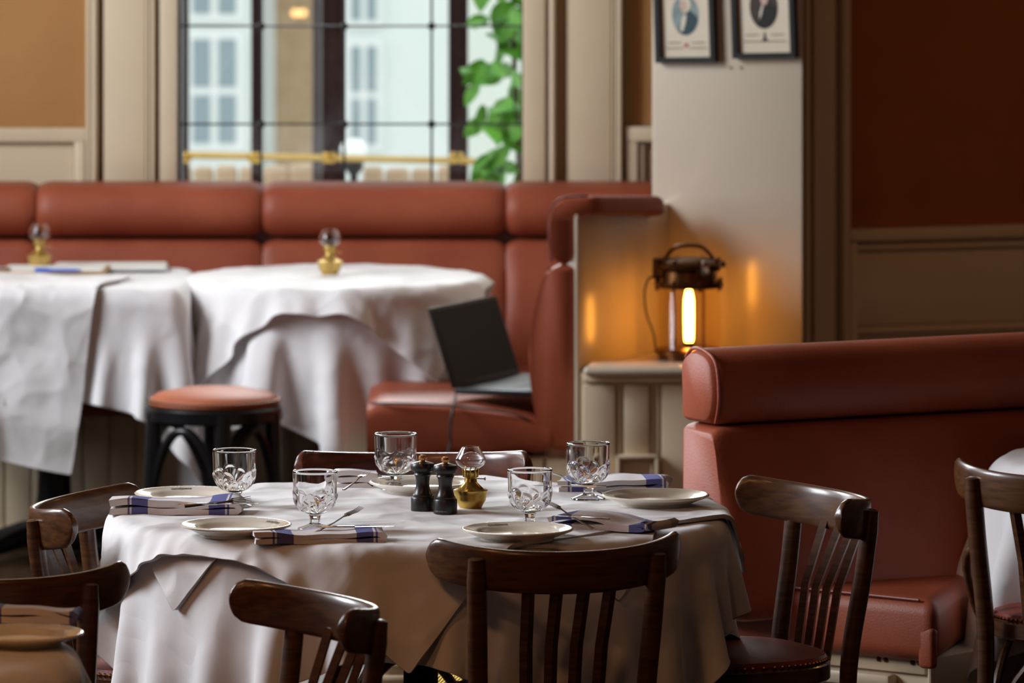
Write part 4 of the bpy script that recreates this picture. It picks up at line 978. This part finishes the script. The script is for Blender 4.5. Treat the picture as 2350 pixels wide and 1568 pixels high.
def cutlery(me, name, label, px, py, z, rz, pitch=0, roll_=0, sc__=1):
    d = dz(py, z); o = link(name, me, None, label, name, 'steel cutlery', loc=(ax(px, d), d, z)); o.rotation_euler = (R(roll_), R(pitch), R(rz)); o.scale = (sc__,)*3; return o
napkin(400, 1178, .245, .085, 2, -3, 'blue banded napkin folded beside the left chair, with cutlery on it', lt=.0145)
za = TT+.031
cutlery(KN, 'knife', 'steel knife lying on the napkin beside the left chair', 500, 1160, za, 4, 0, 0, .75)
cutlery(FK, 'fork', 'steel fork on the napkin below the left goblet', 495, 1157, za+.002, 16, -4, 60, .72)
napkin(728, 1243, .245, .085, 2, 6, 'blue banded napkin at the front beside the front left plate', lt=.0105)
cutlery(FK, 'fork', 'steel fork with raised tines on the front napkin', 768, 1203, TT+.029, 40, -18, 12, .72)
cutlery(KN, 'knife', 'steel knife on the front napkin', 815, 1212, TT+.024, 2, 0, 0, .7)
napkin(820, 1117, .085, .09, 3, 2, 'small folded napkin behind the goblet beside the mills', lt=.011)
cutlery(FK, 'fork', 'steel fork standing out of the napkin behind the middle goblet', 815, 1110, TT+.037, 70, -8, 0, .72)
napkin(1385, 1212, .19, .095, 2, -22, 'crumpled blue striped napkin behind the near chair', wave=.016, lt=.011, shift=.03)
cutlery(FK, 'fork', 'steel fork with tines up on the crumpled napkin', 1308, 1187, TT+.028, 140, -20, -12, .72)
cutlery(KN, 'knife', 'steel knife on the crumpled napkin', 1335, 1190, TT+.028, 150, 0, 0, .6)
napkin(1395, 1124, .215, .09, 2, 7, 'blue banded napkin behind the goblet at the right', lt=.012, shift=.02)
cutlery(FK, 'fork', 'steel fork left of the goblet at the right of the table', 1318, 1112, TT+.028, 160, -18, 20, .72)
cutlery(KN, 'knife', 'steel knife left of the napkin at the right of the table', 1310, 1118, TT+.026, 172, 0, 0, .7)
napkin(72, 1426, .15, .075, 2, -4, 'blurred napkin in the lower left corner behind the plate', z=ZT+.003, lt=.012)

# ---------------------------------------------------------------- things on the square table
d = dz(628, ZT+.012); cb = thing('clipboard', 'thin wooden board with papers on the square table at the left', 'clipboard', (ax(118, d), d, ZT+.012), R(-1.5))
MB().rbox(-.14, .145, -.02, .20, 0, .006, .002, 2).build('board', 'board', cb); MB().rbox(-.132, .135, -.012, .19, .006, .0085, .001, 1).build('paper_sheets', 'paper', cb)
MB().rbox(-.145, -.11, -.016, .02, .006, .014, .003, 2).build('clip', 'steel', cb)
d = dz(612, ZT+.012); t = thing('paper_stack', 'white papers lying behind the oil lamp on the square table', 'papers', (ax(250, d), d, ZT+.010), R(2))
for k in range(3): MB().box(-.15+.004*k, .16-.003*k, -.10, .11, .002*k, .002*k+.0018).build('sheet', 'paper', t, smooth=False)
d = dz(622, ZT+.022); t = thing('ballpoint_pen', 'blue pen on the papers of the square table', 'pen', (ax(133, d), d-.01, ZT+.0245), R(-3))
MB().tube([(-.062, 0, 0), (.045, 0, 0), (.058, 0, 0), (.066, 0, 0)], [.0042, .0042, .003, .0008], 10).build('barrel', 'pen_blue', t); MB().rbox(-.06, -.025, -.002, .002, .0042, .0062, .0008, 1).build('clip', 'pen_blue', t)

# ---------------------------------------------------------------- laptop on the wing seat
zl_ = .502; d0 = dz(908, zl_); H0 = at(1042, 908, d0); dirh = Vector((.40, .917, 0)).normalized(); outd = Vector((dirh.y, -dirh.x, 0))
H0.z = zl_; LW = .43; LDp = .25; hc_ = H0 + dirh*LW/2
lap = thing('laptop', 'open black laptop with dark screen on the booth seat', 'laptop', (hc_.x, hc_.y, zl_), math.atan2(dirh.y, dirh.x))
MB().rbox(-LW/2, LW/2, -LDp, .0, .004, .020, .004, 2).build('keyboard_base', 'plastic', lap)
MB().rbox(-LW/2+.03, LW/2-.03, -LDp+.10, -.03, .0195, .0215, .0008, 1).build('keyboard', 'keys', lap)
MB().rbox(-.05, .05, -LDp+.02, -LDp+.085, .0195, .0207, .0005, 1).build('touchpad', 'keys', lap)
lid = MB().rbox(-LW/2, LW/2, -.004, .004, 0, .216, .003, 2).build('screen_lid', 'plastic', lap); lid.location = (0, .003, .018); lid.rotation_euler = (R(-19), 0, 0)
MB().box(-LW/2+.010, LW/2-.010, -.0052, -.0038, .014, .206).build('display', 'screen', lid, smooth=False)
t = thing('power_cable', 'thin black cable hanging from the laptop over the seat edge', 'cable', tuple(at(1036, 1110, 18.34)))
b_ = at(1036, 1110, 18.34)
MB().tube([Vector(p)-b_ for p in smoothpath([at(1046, 909, 18.53), at(1045, 918, 18.47), at(1040, 935, 18.37), at(1032, 985, 18.36), at(1034, 1015, 18.36), at(1026, 1050, 18.36), at(1022, 1110, 18.38)], 6)], .0035, 8).build('cable', 'cable', t)
